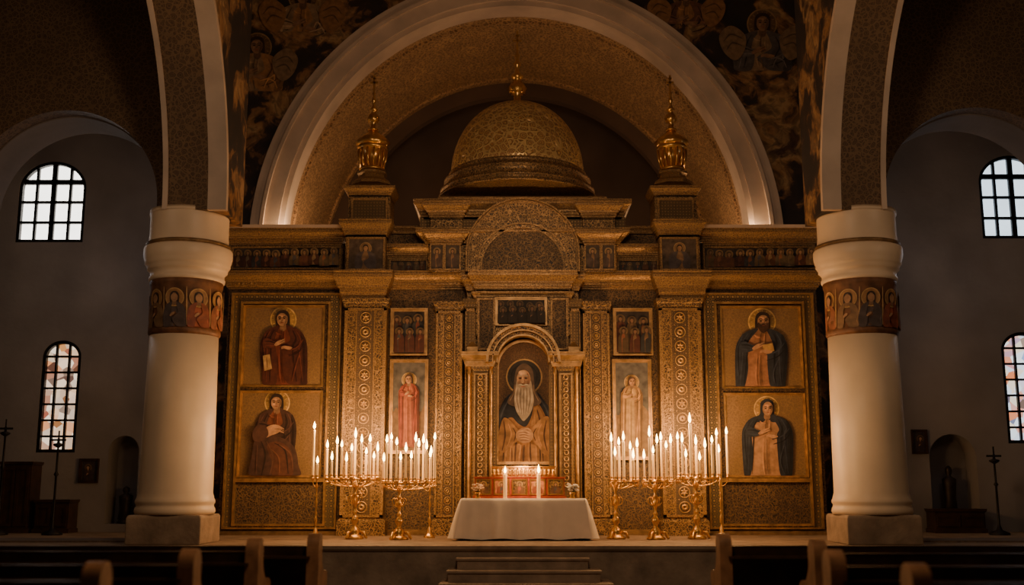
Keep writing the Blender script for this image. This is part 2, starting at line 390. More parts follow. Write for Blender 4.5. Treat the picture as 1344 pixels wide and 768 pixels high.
mb=MB(); mb.box(-7,7,YW+6.8,YW+7.0,0,13); mb.shape([rect(-7,-5.6,0,13)],YW+4.9,YW+6.8); mb.shape([rect(5.6,7,0,13)],YW+4.9,YW+6.8)
mb.build('wall_apse',[APSE],kind='structure')

XI,XM,XT,XO=5.25,5.58,6.28,6.37
zsA=qz(275,-3.9); RA=4.5; yc=-3.9-RA
def wall_loop(r):
    return [(-2.6,zsA),(-2.6,13),(-24,13),(-24,zsA),(yc-r,zsA)]+[(yc+r*math.cos(pi-pi*i/48),zsA+r*math.sin(pi-pi*i/48)) for i in range(1,48)]+[(yc+r,zsA)]
def yzring(r0,r1):
    return [(yc+r1*math.cos(pi*i/48),zsA+r1*math.sin(pi*i/48)) for i in range(49)]+[(yc+r0*math.cos(pi-pi*i/48),zsA+r0*math.sin(pi-pi*i/48)) for i in range(49)]
for side in (-1,1):
    nm='left' if side<0 else 'right'
    a=MB(); a.shape([wall_loop(RA+0.12)],XI+0.03,XM,0,'x'); a2=MB()
    a2.shape([yzring(RA,RA+.12)],XI,XM,0,'x')
    a3=MB(); a3.shape([wall_loop(RA)],XM,XT,0,'x')
    a2.shape([yzring(RA-.03,RA+.2)],XT,XO,0,'x')
    a4=MB(); a4.shape([wall_loop(RA+0.2)],XT+0.02,XO-0.02,0,'x')
    if side<0: a,a2,a3,a4=a.mirror(),a2.mirror(),a3.mirror(),a4.mirror()
    a.build('wall_arcade_'+nm,[FRES],kind='structure'); a2.build('trim_%d'%(4 if side<0 else 5),[WHITE],kind='structure')
    a3.build('wall_archway_'+nm,[VAULT],kind='structure'); a4.build('wall_spandrel_'+nm,[VAULT],kind='structure')

YT=-3.0
YA=1.5
def bars_window(n,idx,px0,px1,pyt,pyb,cols,rows,glass,bar=0.05,Yw=YA,thick=0.06):
    x0=qx(px0,(pyt+pyb)/2,Yw); x1=qx(px1,(pyt+pyb)/2,Yw); zt=qz(pyt,Yw); zb=qz(pyb,Yw)
    hw=(x1-x0)/2; cx=(x0+x1)/2; ry=min(hw*0.85,(zt-zb)*0.5); zs=zt-ry
    out=archpts(cx,hw,zs,zb,32,ry); inn=archpts(cx,hw-0.07,zs,zb+0.07,32,ry-0.07)
    m=MB(); m.shape([out,inn],Yw+0.02,Yw+0.14,0)
    def top(x):
        t=(x-cx)/(hw-0.03); return zs+(ry-0.03)*math.sqrt(max(0,1-t*t))
    for i in range(1,cols):
        x=x0+2*hw*i/cols; b=bar*(1.9 if cols==4 and i==2 else 1); m.box(x-b/2,x+b/2,Yw+0.05,Yw+0.12,zb+0.03,top(x),0)
    for j in range(1,rows):
        z=zb+(zt-zb)*j/rows; w=hw if z<zs else hw*math.sqrt(max(0,1-((z-zs)/ry)**2))
        b=bar*(1.9 if j==rows-1 and cols==4 else 1); m.box(cx-w+0.02,cx+w-0.02,Yw+0.05,Yw+0.12,z-b/2,z+b/2,0)
    m.shape([archpts(cx,hw-0.02,zs,zb+0.02,32,ry-0.02)],Yw+0.13,Yw+0.15,1)
    m.build('window_%d'%idx,[BLACK,glass],kind='structure')
    return out
holesL=[bars_window(0,1,24,112,212,318,4,4,SKYL,.06),bars_window(0,2,52,103,447,594,3,7,STW,0.045)]
holesR=[bars_window(0,3,1286,1374,204,313,4,4,SKYR,.06),bars_window(0,4,1318,1376,436,582,3,7,STC,0.045)]
def niche(px0,px1,pyt,pyb):
    x0=qx(px0,620,YA);x1=qx(px1,620,YA); hw=(x1-x0)/2
    return archpts((x0+x1)/2,hw,qz(pyt,YA)-hw,qz(pyb,YA),24)
nL=niche(141,181,572,688); nR=niche(1221,1283,570,682)
for side,holes,nn in ((-1,holesL,nL),(1,holesR,nR)):
    nm='left' if side<0 else 'right'
    o=rect(-16,-6.7,NZ,13) if side<0 else rect(6.7,16,NZ,13)
    m=MB(); m.shape([o]+holes+[nn],YA,YA+0.6); x0,x1=nn[0][0]-0.1,nn[-1][0]+0.1
    m.box(x0,x1,YA+0.6,YA+0.7,nn[0][1]-0.1,nn[0][1]+2.6); m.build('wall_aisle_'+nm,[PLAS],kind='structure')
    cx=qx(80,265,YT) if side<0 else qx(1292,275,YT); hw=(qx(206,265,YT)-qx(80,265,YT)) if side<0 else (qx(1292,275,YT)-qx(1162,275,YT)); zs=qz(265,YT)
    o=[(-16,0),(-6.38,0),(-6.38,13),(-16,13)] if side<0 else [(6.38,0),(16,0),(16,13),(6.38,13)]
    hole=archpts(cx,hw,zs,0.02,48)
    m=MB(); m.shape([o,hole],YT,YT+0.35,0); m.build('wall_transverse_'+nm,[VAULT],kind='structure')
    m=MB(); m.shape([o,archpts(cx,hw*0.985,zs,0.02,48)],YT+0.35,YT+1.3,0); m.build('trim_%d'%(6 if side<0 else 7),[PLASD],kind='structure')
    m=MB(); xx=(-16,-15.8) if side<0 else (15.8,16); m.box(xx[0],xx[1],-24,YA,NZ,13); m.build('wall_outer_'+nm,[PLAS],kind='structure')

st=MB()
for i in range(3):
    Ye=PY-0.32*(i+1); zt=-0.175*(i+1)
    x0=qx([600,588,578][i],745,Ye); x1=qx([772,788,803][i],745,Ye)
    st.rloft(x0,x1,Ye,PY+0.06,[(NZ,0),(zt-0.04,0),(zt-0.035,0.025),(zt,0.025)],0)
st.build('stair',[STONE],label='worn stone steps rising to the sanctuary platform',cat='steps',org=(0,PY,NZ))

# ============================================================ COLUMNS
def column(side):
    Yc=-3.25; cx=-6.06 if side<0 else 6.02; e=empty('column',(cx,Yc,0),'cream marble column with painted saint band and moulded capital','column','nave columns')
    Z=lambda py:qz(py,Yc)
    m=MB(); m.rloft(cx-.63,cx+.63,Yc-.63,Yc+.63,[(0,0),(Z(678),0),(Z(675),-0.03)],0); m.build('plinth',[STONE],e,(cx,Yc,0),bev=0.02)
    r=0.625
    m=MB(); m.lathe(cx,Yc,[(.66,Z(675)),(.68,Z(671)),(.67,Z(667)),(.65,Z(665)),(.65,Z(662)),(.67,Z(660)),(.67,Z(657)),(.65,Z(654)),(r,Z(647)),(r*.985,Z(560)),(r*.95,Z(442))],56,0)
    m.build('shaft',[COLM],e,(cx,Yc,0))
    m=MB(); m.lathe(cx,Yc,[(r*.96,Z(443)),(r*1.0,Z(440)),(r*1.0,Z(436)),(r*.985,Z(434)),(r*.985,Z(381)),(r*1.01,Z(378)),(r*1.02,Z(373)),(r*.98,Z(371))],56,0)
    m.build('painted_band',[plain('band_brown',(0.17,0.075,0.035),0.55,0.2,0.4,6)],e,(cx,Yc,0),label='dark band painted with haloed saints')
    a=Art(Yc,step=0.0)
    cpx=244 if side<0 else 1127
    for k,dx in enumerate((-62,-30,-1,29,60)):
        c=[(0.40,0.14,0.07),(0.34,0.19,0.09),(0.12,0.085,0.08),(0.38,0.10,0.055)][k%4]
        saint(a,cpx+dx,398,11.5,3.2,c,dk(c,.6),(0.04,0.02,0.015),simple=True,halo=(0.55,0.34,0.14),haloin=(0.38,0.2,0.08),skin=(.4,.22,.12),hands=True,wide=1.0)
        a.st([(cpx+dx+15,384),(cpx+dx+15,410),(cpx+dx+15,433)],2.0,paint((.42,.24,.1)))
    x0=qx(cpx,400,Yc); vs=[]
    for i,(x,y,z) in enumerate(a.mb.v):
        an=(x-x0)/(r*1.0); rr=r*.987+0.004+0.00002*i
        vs.append((cx+rr*math.sin(an),Yc-rr*math.cos(an),z))
    a.mb.v=vs; a.mb.build('saint_figures',a.mats,e,(cx,Yc,0),recalc=False)
    m=MB(); m.lathe(cx,Yc,[(r*.98,Z(373)),(r*1.05,Z(371.5)),(r*1.06,Z(368)),(r*1.03,Z(366)),(r*1.03,Z(362)),(r*1.08,Z(359)),(r*1.12,Z(357.5)),(r*1.12,Z(355)),(r*1.16,Z(352)),(r*1.19,Z(350)),(r*1.19,Z(347)),(r*1.21,Z(345)),(r*1.23,Z(341)),(r*1.24,Z(338)),(r*1.24,Z(331)),(r*1.22,Z(329)),(r*1.15,Z(328)),(r*1.13,Z(325)),(r*1.12,Z(322)),(r*1.10,Z(312)),(r*1.10,Z(284)),(r*1.13,Z(281)),(r*1.13,zsA)],56,0,False)
    m.s=[True]*len(m.s)
    ob=m.build('capital',[COLM],e,(cx,Yc,0))
    m=MB(); m.lathe(cx,Yc,[(r*1.13,Z(328)),(r*1.19,Z(327)),(r*1.19,Z(323.5)),(r*1.13,Z(322.5))],56,0); m.build('gilt_ring',[GOLDD],e,(cx,Yc,0))
column(-1); column(1)

# ============================================================ ICONOSTASIS
ICO=empty('iconostasis',(0,0.2,0),'tall carved gilded iconostasis with domes, pilasters and icon bays','icon screen')
OR=(0,0.2,0)
def sides(fn,name,mats,label=None,bev=0,mir=True):
    m=MB(); fn(m); m.build(name,mats,ICO,OR,label,bev=bev)
    if mir: m.mirror().build(name,mats,ICO,OR,label,bev=bev)
xL=qx(295,500)
m=MB()
m.box(xL,-xL,0,0.5,0,qz(320),0)
m.rloft(xL,-xL,-0.02,0.5,[(0,0.08),(0.07,0.08),(0.09,0.05),(0.11,0.02)],1)
m.build('screen_wall',[FILD,GOLDD],ICO,OR)
def cornice(m,x0,x1,yf,yb,pyt,pyb,proj,mi=0,dent=True,mi2=None):
    zt=qz(pyt,yf); zb=qz(pyb,yf); h=zt-zb
    m.rloft(x0,x1,yf,yb,[(zb,0),(zb+h*.10,0),(zb+h*.12,proj*.15),(zb+h*.2,proj*.15),(zb+h*.22,proj*.25),(zb+h*.36,proj*.25),(zb+h*.38,proj*.45),(zb+h*.48,proj*.48),(zb+h*.5,proj*.6),(zb+h*.62,proj*.75),(zb+h*.72,proj*.9),(zb+h*.74,proj),(zb+h*.86,proj),(zb+h*.88,proj*.93),(zb+h*.92,proj*.93),(zb+h*.94,proj*1.02),(zt,proj*1.02)],mi)
    if dent:
        if x0>x1: x0,x1=x1,x0
        n=max(3,int((x1-x0)/0.09)); w=(x1-x0)/n
        for i in range(n):
            xx=x0+w*(i+.25); m.box(xx,xx+w*.5,yf-proj*.42,yf,zb+h*.22,zb+h*.36,mi2 if mi2 is not None else mi)
m=MB()
cornice(m,xL,-xL,-0.04,0.5,358,380,0.24)
m.build('entablature',[GOLD],ICO,OR)
def f(m):
    x0=qx(303,310); x1=qx(449,310)
    m.box(x0,x1,-0.02,0.5,qz(357),qz(318),0)
    m.box(x0,x1,-0.05,0.5,qz(358),qz(355),1)
    cornice(m,x0,x1,-0.04,0.6,302,322,0.20,1)
    m.box(x0-.22,x1+.1,-0.26,0.6,qz(302.5),qz(298.5),2)  # pale strip: the lit top edge of the ledge, put into the colour
sides(f,'upper_cornice',[FIL,GOLD,WHITE])
def f(m):
    x0=qx(506,335); x1=qx(562,335)
    m.box(x0,x1,-0.02,0.5,qz(357),qz(336),0)
    cornice(m,x0,x1,-0.04,0.5,322,340,0.16,1)
    m.box(x0,x1,0.1,0.5,qz(322),qz(304),2)
    cornice(m,x0-.05,x1+.05,0.1,0.5,298,308,0.1,1)
sides(f,'upper_bay',[LATF,GOLD,FILD])
def frieze(px0,px1,py0,py1,Y,n,name='frieze_panel',h=5.2):
    a=Art(Y)
    a.mb.flat([q(px0,py1,Y),q(px1,py1,Y),q(px1,py0,Y),q(px0,py0,Y)],Y-0.002,a.mi(paint((0.07,0.05,0.04),0.6)))
    w=(px1-px0)/n
    cols=[(0.24,0.10,0.05),(0.2,0.14,0.08),(0.09,0.085,0.09),(0.28,0.18,0.09),(0.13,0.05,0.035)]
    rr=random.Random(int(px0))
    for i in range(n):
        c=cols[rr.randrange(5)]; hh=h*rr.uniform(.85,1.1)
        saint(a,px0+w*(i+.5)+rr.uniform(-1,1),py0+hh*rr.uniform(1.2,1.7),hh,(py1-py0-hh*1.8)/hh,c,dk(cols[rr.randrange(5)],.6),(0.05,0.03,0.02),simple=True,halo=(0.36,0.24,0.11),haloin=(0.22,0.13,0.06),skin=(.34,.2,.11),hands=False,wide=min(1.2,w/h/2.3))
    x0,z0=q(px0,py1,Y); x1,z1=q(px1,py0,Y); t=0.03
    a.mb.shape([rect(x0-t,x1+t,z0-t,z1+t),rect(x0,x1,z0,z1)],Y-0.05,Y,a.mi(GOLD))
    a.mb.build(name,a.mats,ICO,OR,recalc=False)
frieze(306,446,326,352,-0.03,11,h=4.8); frieze(925,1067,326,352,-0.03,11,h=4.8)
frieze(513,560,343,356,-0.03,5,h=2.6); frieze(812,862,343,356,-0.03,5,h=2.6)

YP=-0.38
def pil(m,px0,px1,pyt,pyb,Y,yb=0.1,med=True,capm=1):
    pm=(pyt+pyb)/2
    x0=qx(px0,pm,Y); x1=qx(px1,pm,Y); zt=qz(pyt,Y); zb=0.0 if pyb>695 else qz(pyb,Y)
    w=x1-x0
    pr=[(zb,0.05),(zb+0.28,0.05),(zb+0.33,0.0)] if pyb>695 else [(zb,0.03),(zb+.05,0.0)]
    m.rloft(x0,x1,Y,yb,pr+[(zt-.18,0),(zt-.16,0.03),(zt-.1,0.03),(zt-.08,0.05),(zt,0.06)],0)
    e=w*0.08
    za=zb+(0.36 if pyb>695 else .08); zz=zt-.2
    for xx in (x0,x1-e): m.box(xx,xx+e,Y-0.03,Y+.01,za,zz,capm)
    m.box(x0,x1,Y-0.03,Y+.01,za,za+.05,capm); m.box(x0,x1,Y-0.03,Y+.01,zz-.05,zz,capm)
    if med:
        cx=(x0+x1)/2
        m.box(cx-w*.2,cx+w*.2,Y-.006,Y,za+.05,zz-.05,3)
        for sx in (-1,1):
            xc=cx+sx*w*.215; m.box(xc-.014,xc+.014,Y-.022,Y,za+.05,zz-.05,capm)
        r=w*0.125; n=int((zz-za)/(r*2.7)); s=(zz-za-.1)/n
        for i in range(n):
            cz=za+.05+s*(i+.5)
            m.tube([(cx+r*math.cos(t*pi/8),Y-.012,cz+r*math.sin(t*pi/8)) for t in range(16)],r*.10,6,2,True)
            if i%2==0: m.tube([(cx+r*.42*math.cos(t*pi/4),Y-.010,cz+r*.42*math.sin(t*pi/4)) for t in range(8)],r*.24,5,2,True)
            else:
                for a_ in range(6):
                    an=a_*pi/3+pi/6
                    m.tube([(cx,Y-.012,cz),(cx+r*.4*math.cos(an),Y-.02,cz+r*.4*math.sin(an)),(cx+r*.8*math.cos(an),Y-.012,cz+r*.8*math.sin(an))],[r*.08,r*.2,r*.06],6,2)
            for sx in (-1,1): m.lathe(cx+sx*w*.13,Y-.01,[(.003,cz+s/2-.015),(.013,cz+s/2),(.003,cz+s/2+.015)],6,2)
def f(m): pil(m,449,505,392,706,YP)
sides(f,'pilaster',[FIL,GOLD,GOLDM,STRIP])
def f(m): pil(m,571,606,396,706,-0.26,med=True)
sides(f,'pilaster',[FIL,GOLD,GOLDM,STRIP])
def f(m):
    x0=qx(449,370,YP); x1=qx(506,370,YP)
    cornice(m,x0,x1,YP,0.2,356,392,0.16,0)
    x0=qx(453,332,YP); x1=qx(506,332,YP)
    m.box(x0,x1,YP,0.3,qz(358,YP),qz(306,YP),1)
    cornice(m,x0,x1,YP,0.4,289,311,0.13,0)
    x0=qx(457,270,YP); x1=qx(512,270,YP)
    m.box(x0,x1,YP+.03,0.4,qz(290,YP),qz(250,YP),1)
    cornice(m,x0,x1,YP+.03,0.4,245,258,0.10,0)
    zt=qz(245,YP)
    m.rloft(x0+.02,x1-.02,YP+.08,0.38,[(zt-.02,0),(zt+.05,-.05),(zt+.1,-.1),(zt+.14,-.15)],0)
sides(f,'tower_pedestal',[GOLD,FIL])
for s in (-1,1):
    for (a_,b_,t_,u_) in ((458,503,314,353),(462,505,263,287)):
        Y=YP-.01 if t_>300 else YP+.02
        x0=qx(a_,333,Y);x1=qx(b_,333,Y);z0=qz(u_,Y);z1=qz(t_,Y)
        mm=MB(); mm.shape([rect(x0,x1,z0,z1)],Y-.01,Y,0); mm.shape([rect(x0-.04,x1+.04,z0-.04,z1+.04),rect(x0,x1,z0,z1)],Y-.04,Y,1)
        if t_>300:
            aa=Art(Y-.012,step=.001); saint(aa,480,326,7.5,3.5,(0.26,0.155,0.08),(0.10,0.08,0.08),(0.04,0.02,0.01),simple=True,halo=(0.42,0.28,0.13),haloin=(0.28,0.17,0.08),skin=(.38,.22,.12),wide=1.45)
            base=len(mm.v); mm.v+=aa.mb.v; mm.f+=[tuple(i+base for i in f_) for f_ in aa.mb.f]; mm.m+=[i+2 for i in aa.mb.m]; mm.s+=aa.mb.s
            mats=[paint((0.10,0.07,0.05),.5),GOLD]+aa.mats
        else: mats=[LATF,GOLD]
        if s>0: mm=mm.mirror()
        mm.build('tower_panel',mats,ICO,OR,recalc=False)
def finial(m,cx,cy,z0,h,r,mi=0,cr=1.0):
    P=[(r*.95,0),(r*1.05,.025),(r*.6,.05),(r*.4,.08),(r*.5,.10),(r*.38,.12),(r*.85,.16),(r*1.08,.20),(r*1.05,.24),(r*.7,.29),(r*.34,.32),(r*.6,.345),(r*.75,.365),(r*.8,.385),(r*.45,.41),(r*.28,.45),(r*.25,.50),(r*.42,.53),(r*.46,.55),(r*.25,.58),(r*.18,.63),(r*.34,.66),(r*.17,.69),(r*.15,.73)]
    m.lathe(cx,cy,[(a,z0+b*h) for a,b in P],24,mi)
    for i in range(8):
        a=2*pi*i/8; m.tube([(cx+r*.9*math.cos(a),cy+r*.9*math.sin(a),z0+.155*h),(cx+r*1.14*math.cos(a),cy+r*1.14*math.sin(a),z0+.22*h),(cx+r*.7*math.cos(a),cy+r*.7*math.sin(a),z0+.295*h)],r*.09,5,mi)
    t=max(r*.15,.022)*cr; zc=z0+h*.87; W=r*.72*cr
    m.box(cx-t,cx+t,cy-t*.7,cy+t*.7,z0+h*.71,z0+h,mi)
    m.box(cx-W,cx+W,cy-t*.7,cy+t*.7,zc-t,zc+t,mi)
    m.box(cx-W*.5,cx+W*.5,cy-t*.7,cy+t*.7,zc+h*.055,zc+h*.055+t*1.6,mi)
for s in (-1,1):
    Yc=0.0; cx=qx(489,205,Yc)*(-s); k=(22.5)/F/.96
    z=lambda py:qz(py,Yc)
    e=empty('cupola',(cx,Yc,z(243)),None,None,parent=ICO)
    m=MB()
    m.lathe(cx,Yc,[(27*k,z(245)),(26*k,z(241)),(19*k,z(236)),(17*k,z(232)),(20*k,z(230)),(20*k,z(227)),(14*k,z(225)),(14*k,z(224))],8,0,False,pi/8)
    m.lathe(cx,Yc,[(16*k,z(225)),(17.5*k,z(223)),(14*k,z(221)),(14*k,z(200)),(20*k,z(197)),(20.5*k,z(194)),(18*k,z(192))],28,1)
    for i in range(14):
        a=2*pi*i/14; ca,sa=math.cos(a),math.sin(a)
        m.tube([(cx+14.5*k*ca,Yc+14.5*k*sa,z(221)),(cx+17.6*k*ca,Yc+17.6*k*sa,z(209)),(cx+18.8*k*ca,Yc+18.8*k*sa,z(198))],1.5*k,6,1)
    m.build('lantern',[GOLD,GOLDB],e,(cx,Yc,z(243)))
    m=MB()
    m.lathe(cx,Yc,[(18*k,z(194)),(21.5*k,z(190)),(21.5*k,z(187)),(17.5*k,z(182)),(11*k,z(178)),(6*k,z(174)),(3.6*k,z(169)),(3*k,z(164))],36,0,True,0,12,0.04)
    m.build('onion_dome',[GOLDB],e,(cx,Yc,z(243)))
    m=MB(); finial(m,cx,Yc,z(172),z(99)-z(172),7.0*k); m.build('cross_finial',[GOLDB],e,(cx,Yc,z(243)))

YA1=-0.25
m=MB()
x=qx(562,338,YA1); m.box(x,-x,YA1,1.6,qz(358,YA1),qz(318,YA1),0)
x=qx(560,310,YA1); cornice(m,x,-x,YA1,1.6,302,322,0.22,1)
x=qx(551,290,YA1); m.box(x,-x,YA1,1.6,qz(303,YA1),qz(285,YA1),2)
x=qx(556,272,YA1); cornice(m,x,-x,YA1,1.6,264,288,0.20,1)
m.build('attic',[FIL,GOLD,LATF],ICO,OR)
def f(m):
    Y=YA1-.16
    x0=qx(567,338,Y);x1=qx(604,338,Y)
    m.box(x0,x1,Y,0,qz(357,Y),qz(320,Y),0); cornice(m,x0,x1,Y,0.1,304,323,0.20,1)
    m.box(x0-.04,x1+.04,Y-.03,0.1,qz(305,Y),qz(287,Y),0); cornice(m,x0-.04,x1+.04,Y-.03,.1,266,288,0.17,1)
sides(f,'attic_block',[FIL,GOLD])
for a_,b_ in ((566,581),(585,603)):
  for s in (-1,1):
    Y=YA1-.17; x0=qx(a_,338,Y);x1=qx(b_,338,Y)
    aa=Art(Y-.006,step=.001); aa.poly([(a_,322),(b_,322),(b_,353),(a_,353)],paint((0.09,0.065,0.045),.5),False)
    saint(aa,(a_+b_)/2,330,4.6,4.6,(0.28,0.155,0.08),(0.10,0.065,0.05),(0.04,.02,.01),simple=True,halo=(.45,.3,.14),haloin=(.3,.19,.085),skin=(.38,.22,.12),hands=False)
    z0=qz(353,Y);z1=qz(322,Y); aa.mb.shape([rect(x0-.03,x1+.03,z0-.03,z1+.03),rect(x0,x1,z0,z1)],Y-.035,Y,aa.mi(GOLD))
    mm=aa.mb if s<0 else aa.mb.mirror(); mm.build('attic_panel',aa.mats,ICO,OR,recalc=False)
YG=-0.44
m=MB(); k=(D+YG)/F/.975
cz=qz(333,YG); cz2=qz(352,YG); zb=qz(357,YG)
m.shape([archpts(0,73*k,cz,zb,48)],YG,0.3,0)
for r0,r1,dy in ((72.5,74.5,.08),(70.5,71.5,.04)):
    m.shape([archring(0,cz,r0*k,r1*k,zb)],YG-dy,YG,1)
for r0,r1,dy,mi in ((58.5,60.5,.07,1),(55,58.5,.03,0),(53,55,.06,1)):
    m.shape([archring(0,cz2,r0*k,r1*k,zb)],YG-dy,YG,mi)
m.shape([archpts(0,53.5*k,cz2,zb,40)],YG-.015,YG,2)
TYM=filigree('tympanum_scrollwork',(0.30,0.18,0.08),(0.035,0.022,0.013),14,0.45,0.5,.4,.01)
m.build('gable_arch',[FIL,GOLD,TYM],ICO,OR)
YC=-0.60
m=MB()
x=qx(624,370,YC); cornice(m,x,-x,YC,0,356,382,0.15,1)
x=qx(625,410,YC); m.box(x,-x,YC,0,qz(440,YC),qz(380,YC),0)
xq=qx(613,400,-.4); m.box(xq,-xq,-.4,0,0,qz(382,-.4),0)
cornice(m,xq,-xq,-.4,0,362,384,0.12,1)
x=qx(622,388,YC); cornice(m,x,-x,YC,0,383,391,0.05,1,False)
for s in (-1,1):
    x0=qx(627,410,YC)*-s; x1=qx(650,410,YC)*-s
    xa,xb=min(x0,x1),max(x0,x1)
    m.box(xa,xb,YC-.06,YC,qz(462,YC),qz(391,YC),2)
    m.shape([rect(xa,xb,qz(460,YC),qz(392,YC)),rect(xa+.04,xb-.04,qz(460,YC)+.04,qz(392,YC)-.04)],YC-.09,YC,1)
m.build('central_block',[FIL,GOLD,FILD],ICO,OR)
def rectframe(mb_,px0,px1,py0,py1,Y,w,d,mi,steps=2):
    x0,z0=q(px0,py1,Y);x1,_=q(px1,py1,Y);z1=qz(py0,Y)
    mb_.shape([rect(x0,x1,z0,z1),rect(x0+w*.45,x1-w*.45,z0+w*.45,z1-w*.45)],Y-d,Y,mi)
    mb_.shape([rect(x0+w*.4,x1-w*.4,z0+w*.4,z1-w*.4),rect(x0+w,x1-w,z0+w,z1-w)],Y-d*.55,Y,mi)
def icon(px0,px1,py0,py1,Y,painter,label,bg,framemat=None,fw=0.07,group=None,arched=False):
    framemat=framemat or GOLDS
    x0,z0=q(px0,py1,Y); x1,_=q(px1,py1,Y); z1=qz(py0,Y)
    e=empty('icon_painting',((x0+x1)/2,Y,z0),label,'icon',group)
    fwp=fw/ (22.5/F)
    a=Art(Y-.02,clip=(px0+fwp*.8,py0+fwp*.8,px1-fwp*.8,py1-fwp*.8))
    ang=archpts((x0+x1)/2,(x1-x0)/2-fw*.8,z1-(x1-x0)/2,z0+fw*.8,32) if arched else rect(x0+fw*.7,x1-fw*.7,z0+fw*.7,z1-fw*.7)
    a.mb.shape([ang],Y-.02,Y,a.mi(bg))
    painter(a)
    a.mb.build('painted_panel',a.mats,e,e.location,recalc=False)
    m=MB()
    if arched:
        c=(x0+x1)/2; hw=(x1-x0)/2; zs=z1-hw
        o=archpts(c,hw,zs,z0,40); i_=archpts(c,hw-fw,zs,z0+fw,40); m.shape([o,i_],Y-.07,Y,0)
    else: rectframe(m,px0,px1,py0,py1,Y,fw,.07,0)
    m.build('frame',[framemat],e,e.location)
def grp(seed,n,pal,h):
    def p(a):
        rr=random.Random(seed)
        x0,y0,x1,y1=a.clip
        for row in range(2):
            for i in range(n):
                c=pal[rr.randrange(len(pal))]; c2=pal[rr.randrange(len(pal))]
                saint(a,x0+(x1-x0)*(i+.5+.25*(row-.5))/n,y0+(y1-y0)*(.22+.26*row)+rr.uniform(-2,2),h*rr.uniform(.85,1.1),8,c,dk(c2,.5),(.04,.02,.015),simple=True,halo=(.22,.14,.065),haloin=(.13,.08,.04),skin=(.22,.12,.07),hands=row==1)
    return p
BGD=plain('dark_umber_ground',(0.04,0.028,0.022),.6,0,.5,8)
BGG=filigree('tooled_gold_ground',(0.34,0.205,0.095),(0.22,0.13,0.06),16,0.2,0.55,.2,.005,.1,.15)
BGB=plain('blue_grey_ground',(0.12,0.11,0.10),.6,0,.5,6)
pal=[(.14,.04,.025),(.08,.055,.04),(.15,.09,.045),(.05,.05,.055)]
YI=-.06
icon(650,718,391,428,YC-.01,grp(4,5,[(.05,.032,.02),(.06,.038,.025),(.03,.026,.026)],4.5),'dark painted panel with rows of saints above the arch',BGD,fw=.05)
icon(512,561,405,467,YI,grp(1,3,pal,5.5),'small dark icon of crowded figures in gilt frame',BGD)
icon(805,857,405,467,YI,grp(2,3,pal+[(.22,.07,.04)],5.5),'small dark icon of three robed figures in gilt frame',BGD)
def p(a):
    a.poly([(512,540),(561,540),(561,592),(512,592)],paint((0.16,0.09,0.05)),False)
    a.poly([(513,560),(520,535),(528,550),(536,528),(548,548),(560,530),(560,592),(513,592)],paint((0.20,0.115,0.06)))
    saint(a,537,499,9.5,9.2,(.40,.12,.06),(.24,.05,.03),(.06,.03,.02),halo=(.62,.42,.18),wide=1.1,legs=True,opn=.3)
icon(510,561,472,596,YI,p,'tall icon of standing saint in red robe',BGB)
def p(a):
    a.poly([(806,545),(857,545),(857,602),(806,602)],paint((0.2,0.115,0.055)),False)
    a.poly([(808,565),(818,535),(828,555),(842,532),(856,555),(856,602),(808,602)],paint((0.25,0.15,0.07)))
    saint(a,829,502,9.5,9.5,(.48,.30,.12),(.36,.20,.08),(.10,.05,.03),halo=(.62,.42,.18),wide=1.15,legs=True,opn=.3)
icon(805,857,472,604,YI,p,'tall icon of standing saint in golden robe',BGB)
def bay(m):
    Y=-.06
    x0,x1=qx(298,545,Y),qx(445,545,Y); z1=qz(385,Y); z0=0.12
    xi0,xi1=qx(312,545,Y)+.02,qx(428,545,Y)
    zi1=qz(399,Y)
    m.shape([rect(x0,x1,z0,z1),rect(xi0,xi1,z0+.10,zi1)],Y,0,0)
    for a_,b_,c_,d_,w in ((x0,x1,z0,z1,.035),(xi0-.04,xi1+.04,z0+.06,zi1+.04,.045)):
        m.shape([rect(a_,b_,c_,d_),rect(a_+w,b_-w,c_+w,d_-w)],Y-.06,Y,1)
    zt=qz(631,Y); m.box(xi0,xi1,Y-.05,0,zt-.03,zt+.05,1)
    m.box(xi0,xi1,-.01,0,z0,zt,2)
sides(bay,'bay_frame',[LAT,GOLDS,FILD])
HR=(.035,.02,.015)
icon(316,424,401,508,-.03,lambda a:(saint(a,372,420,16.5,5.2,(.18,.045,.028),(.09,.024,.018),HR,wide=1.42,turn=.3),a.poly([(347,468),(356,466),(359,485),(349,488)],paint((.5,.32,.15)),False),a.st([(352,470),(353,484)],1.5,paint((.2,.1,.05)))),'square icon of haloed saint in dark red robe',BGG,fw=.05)
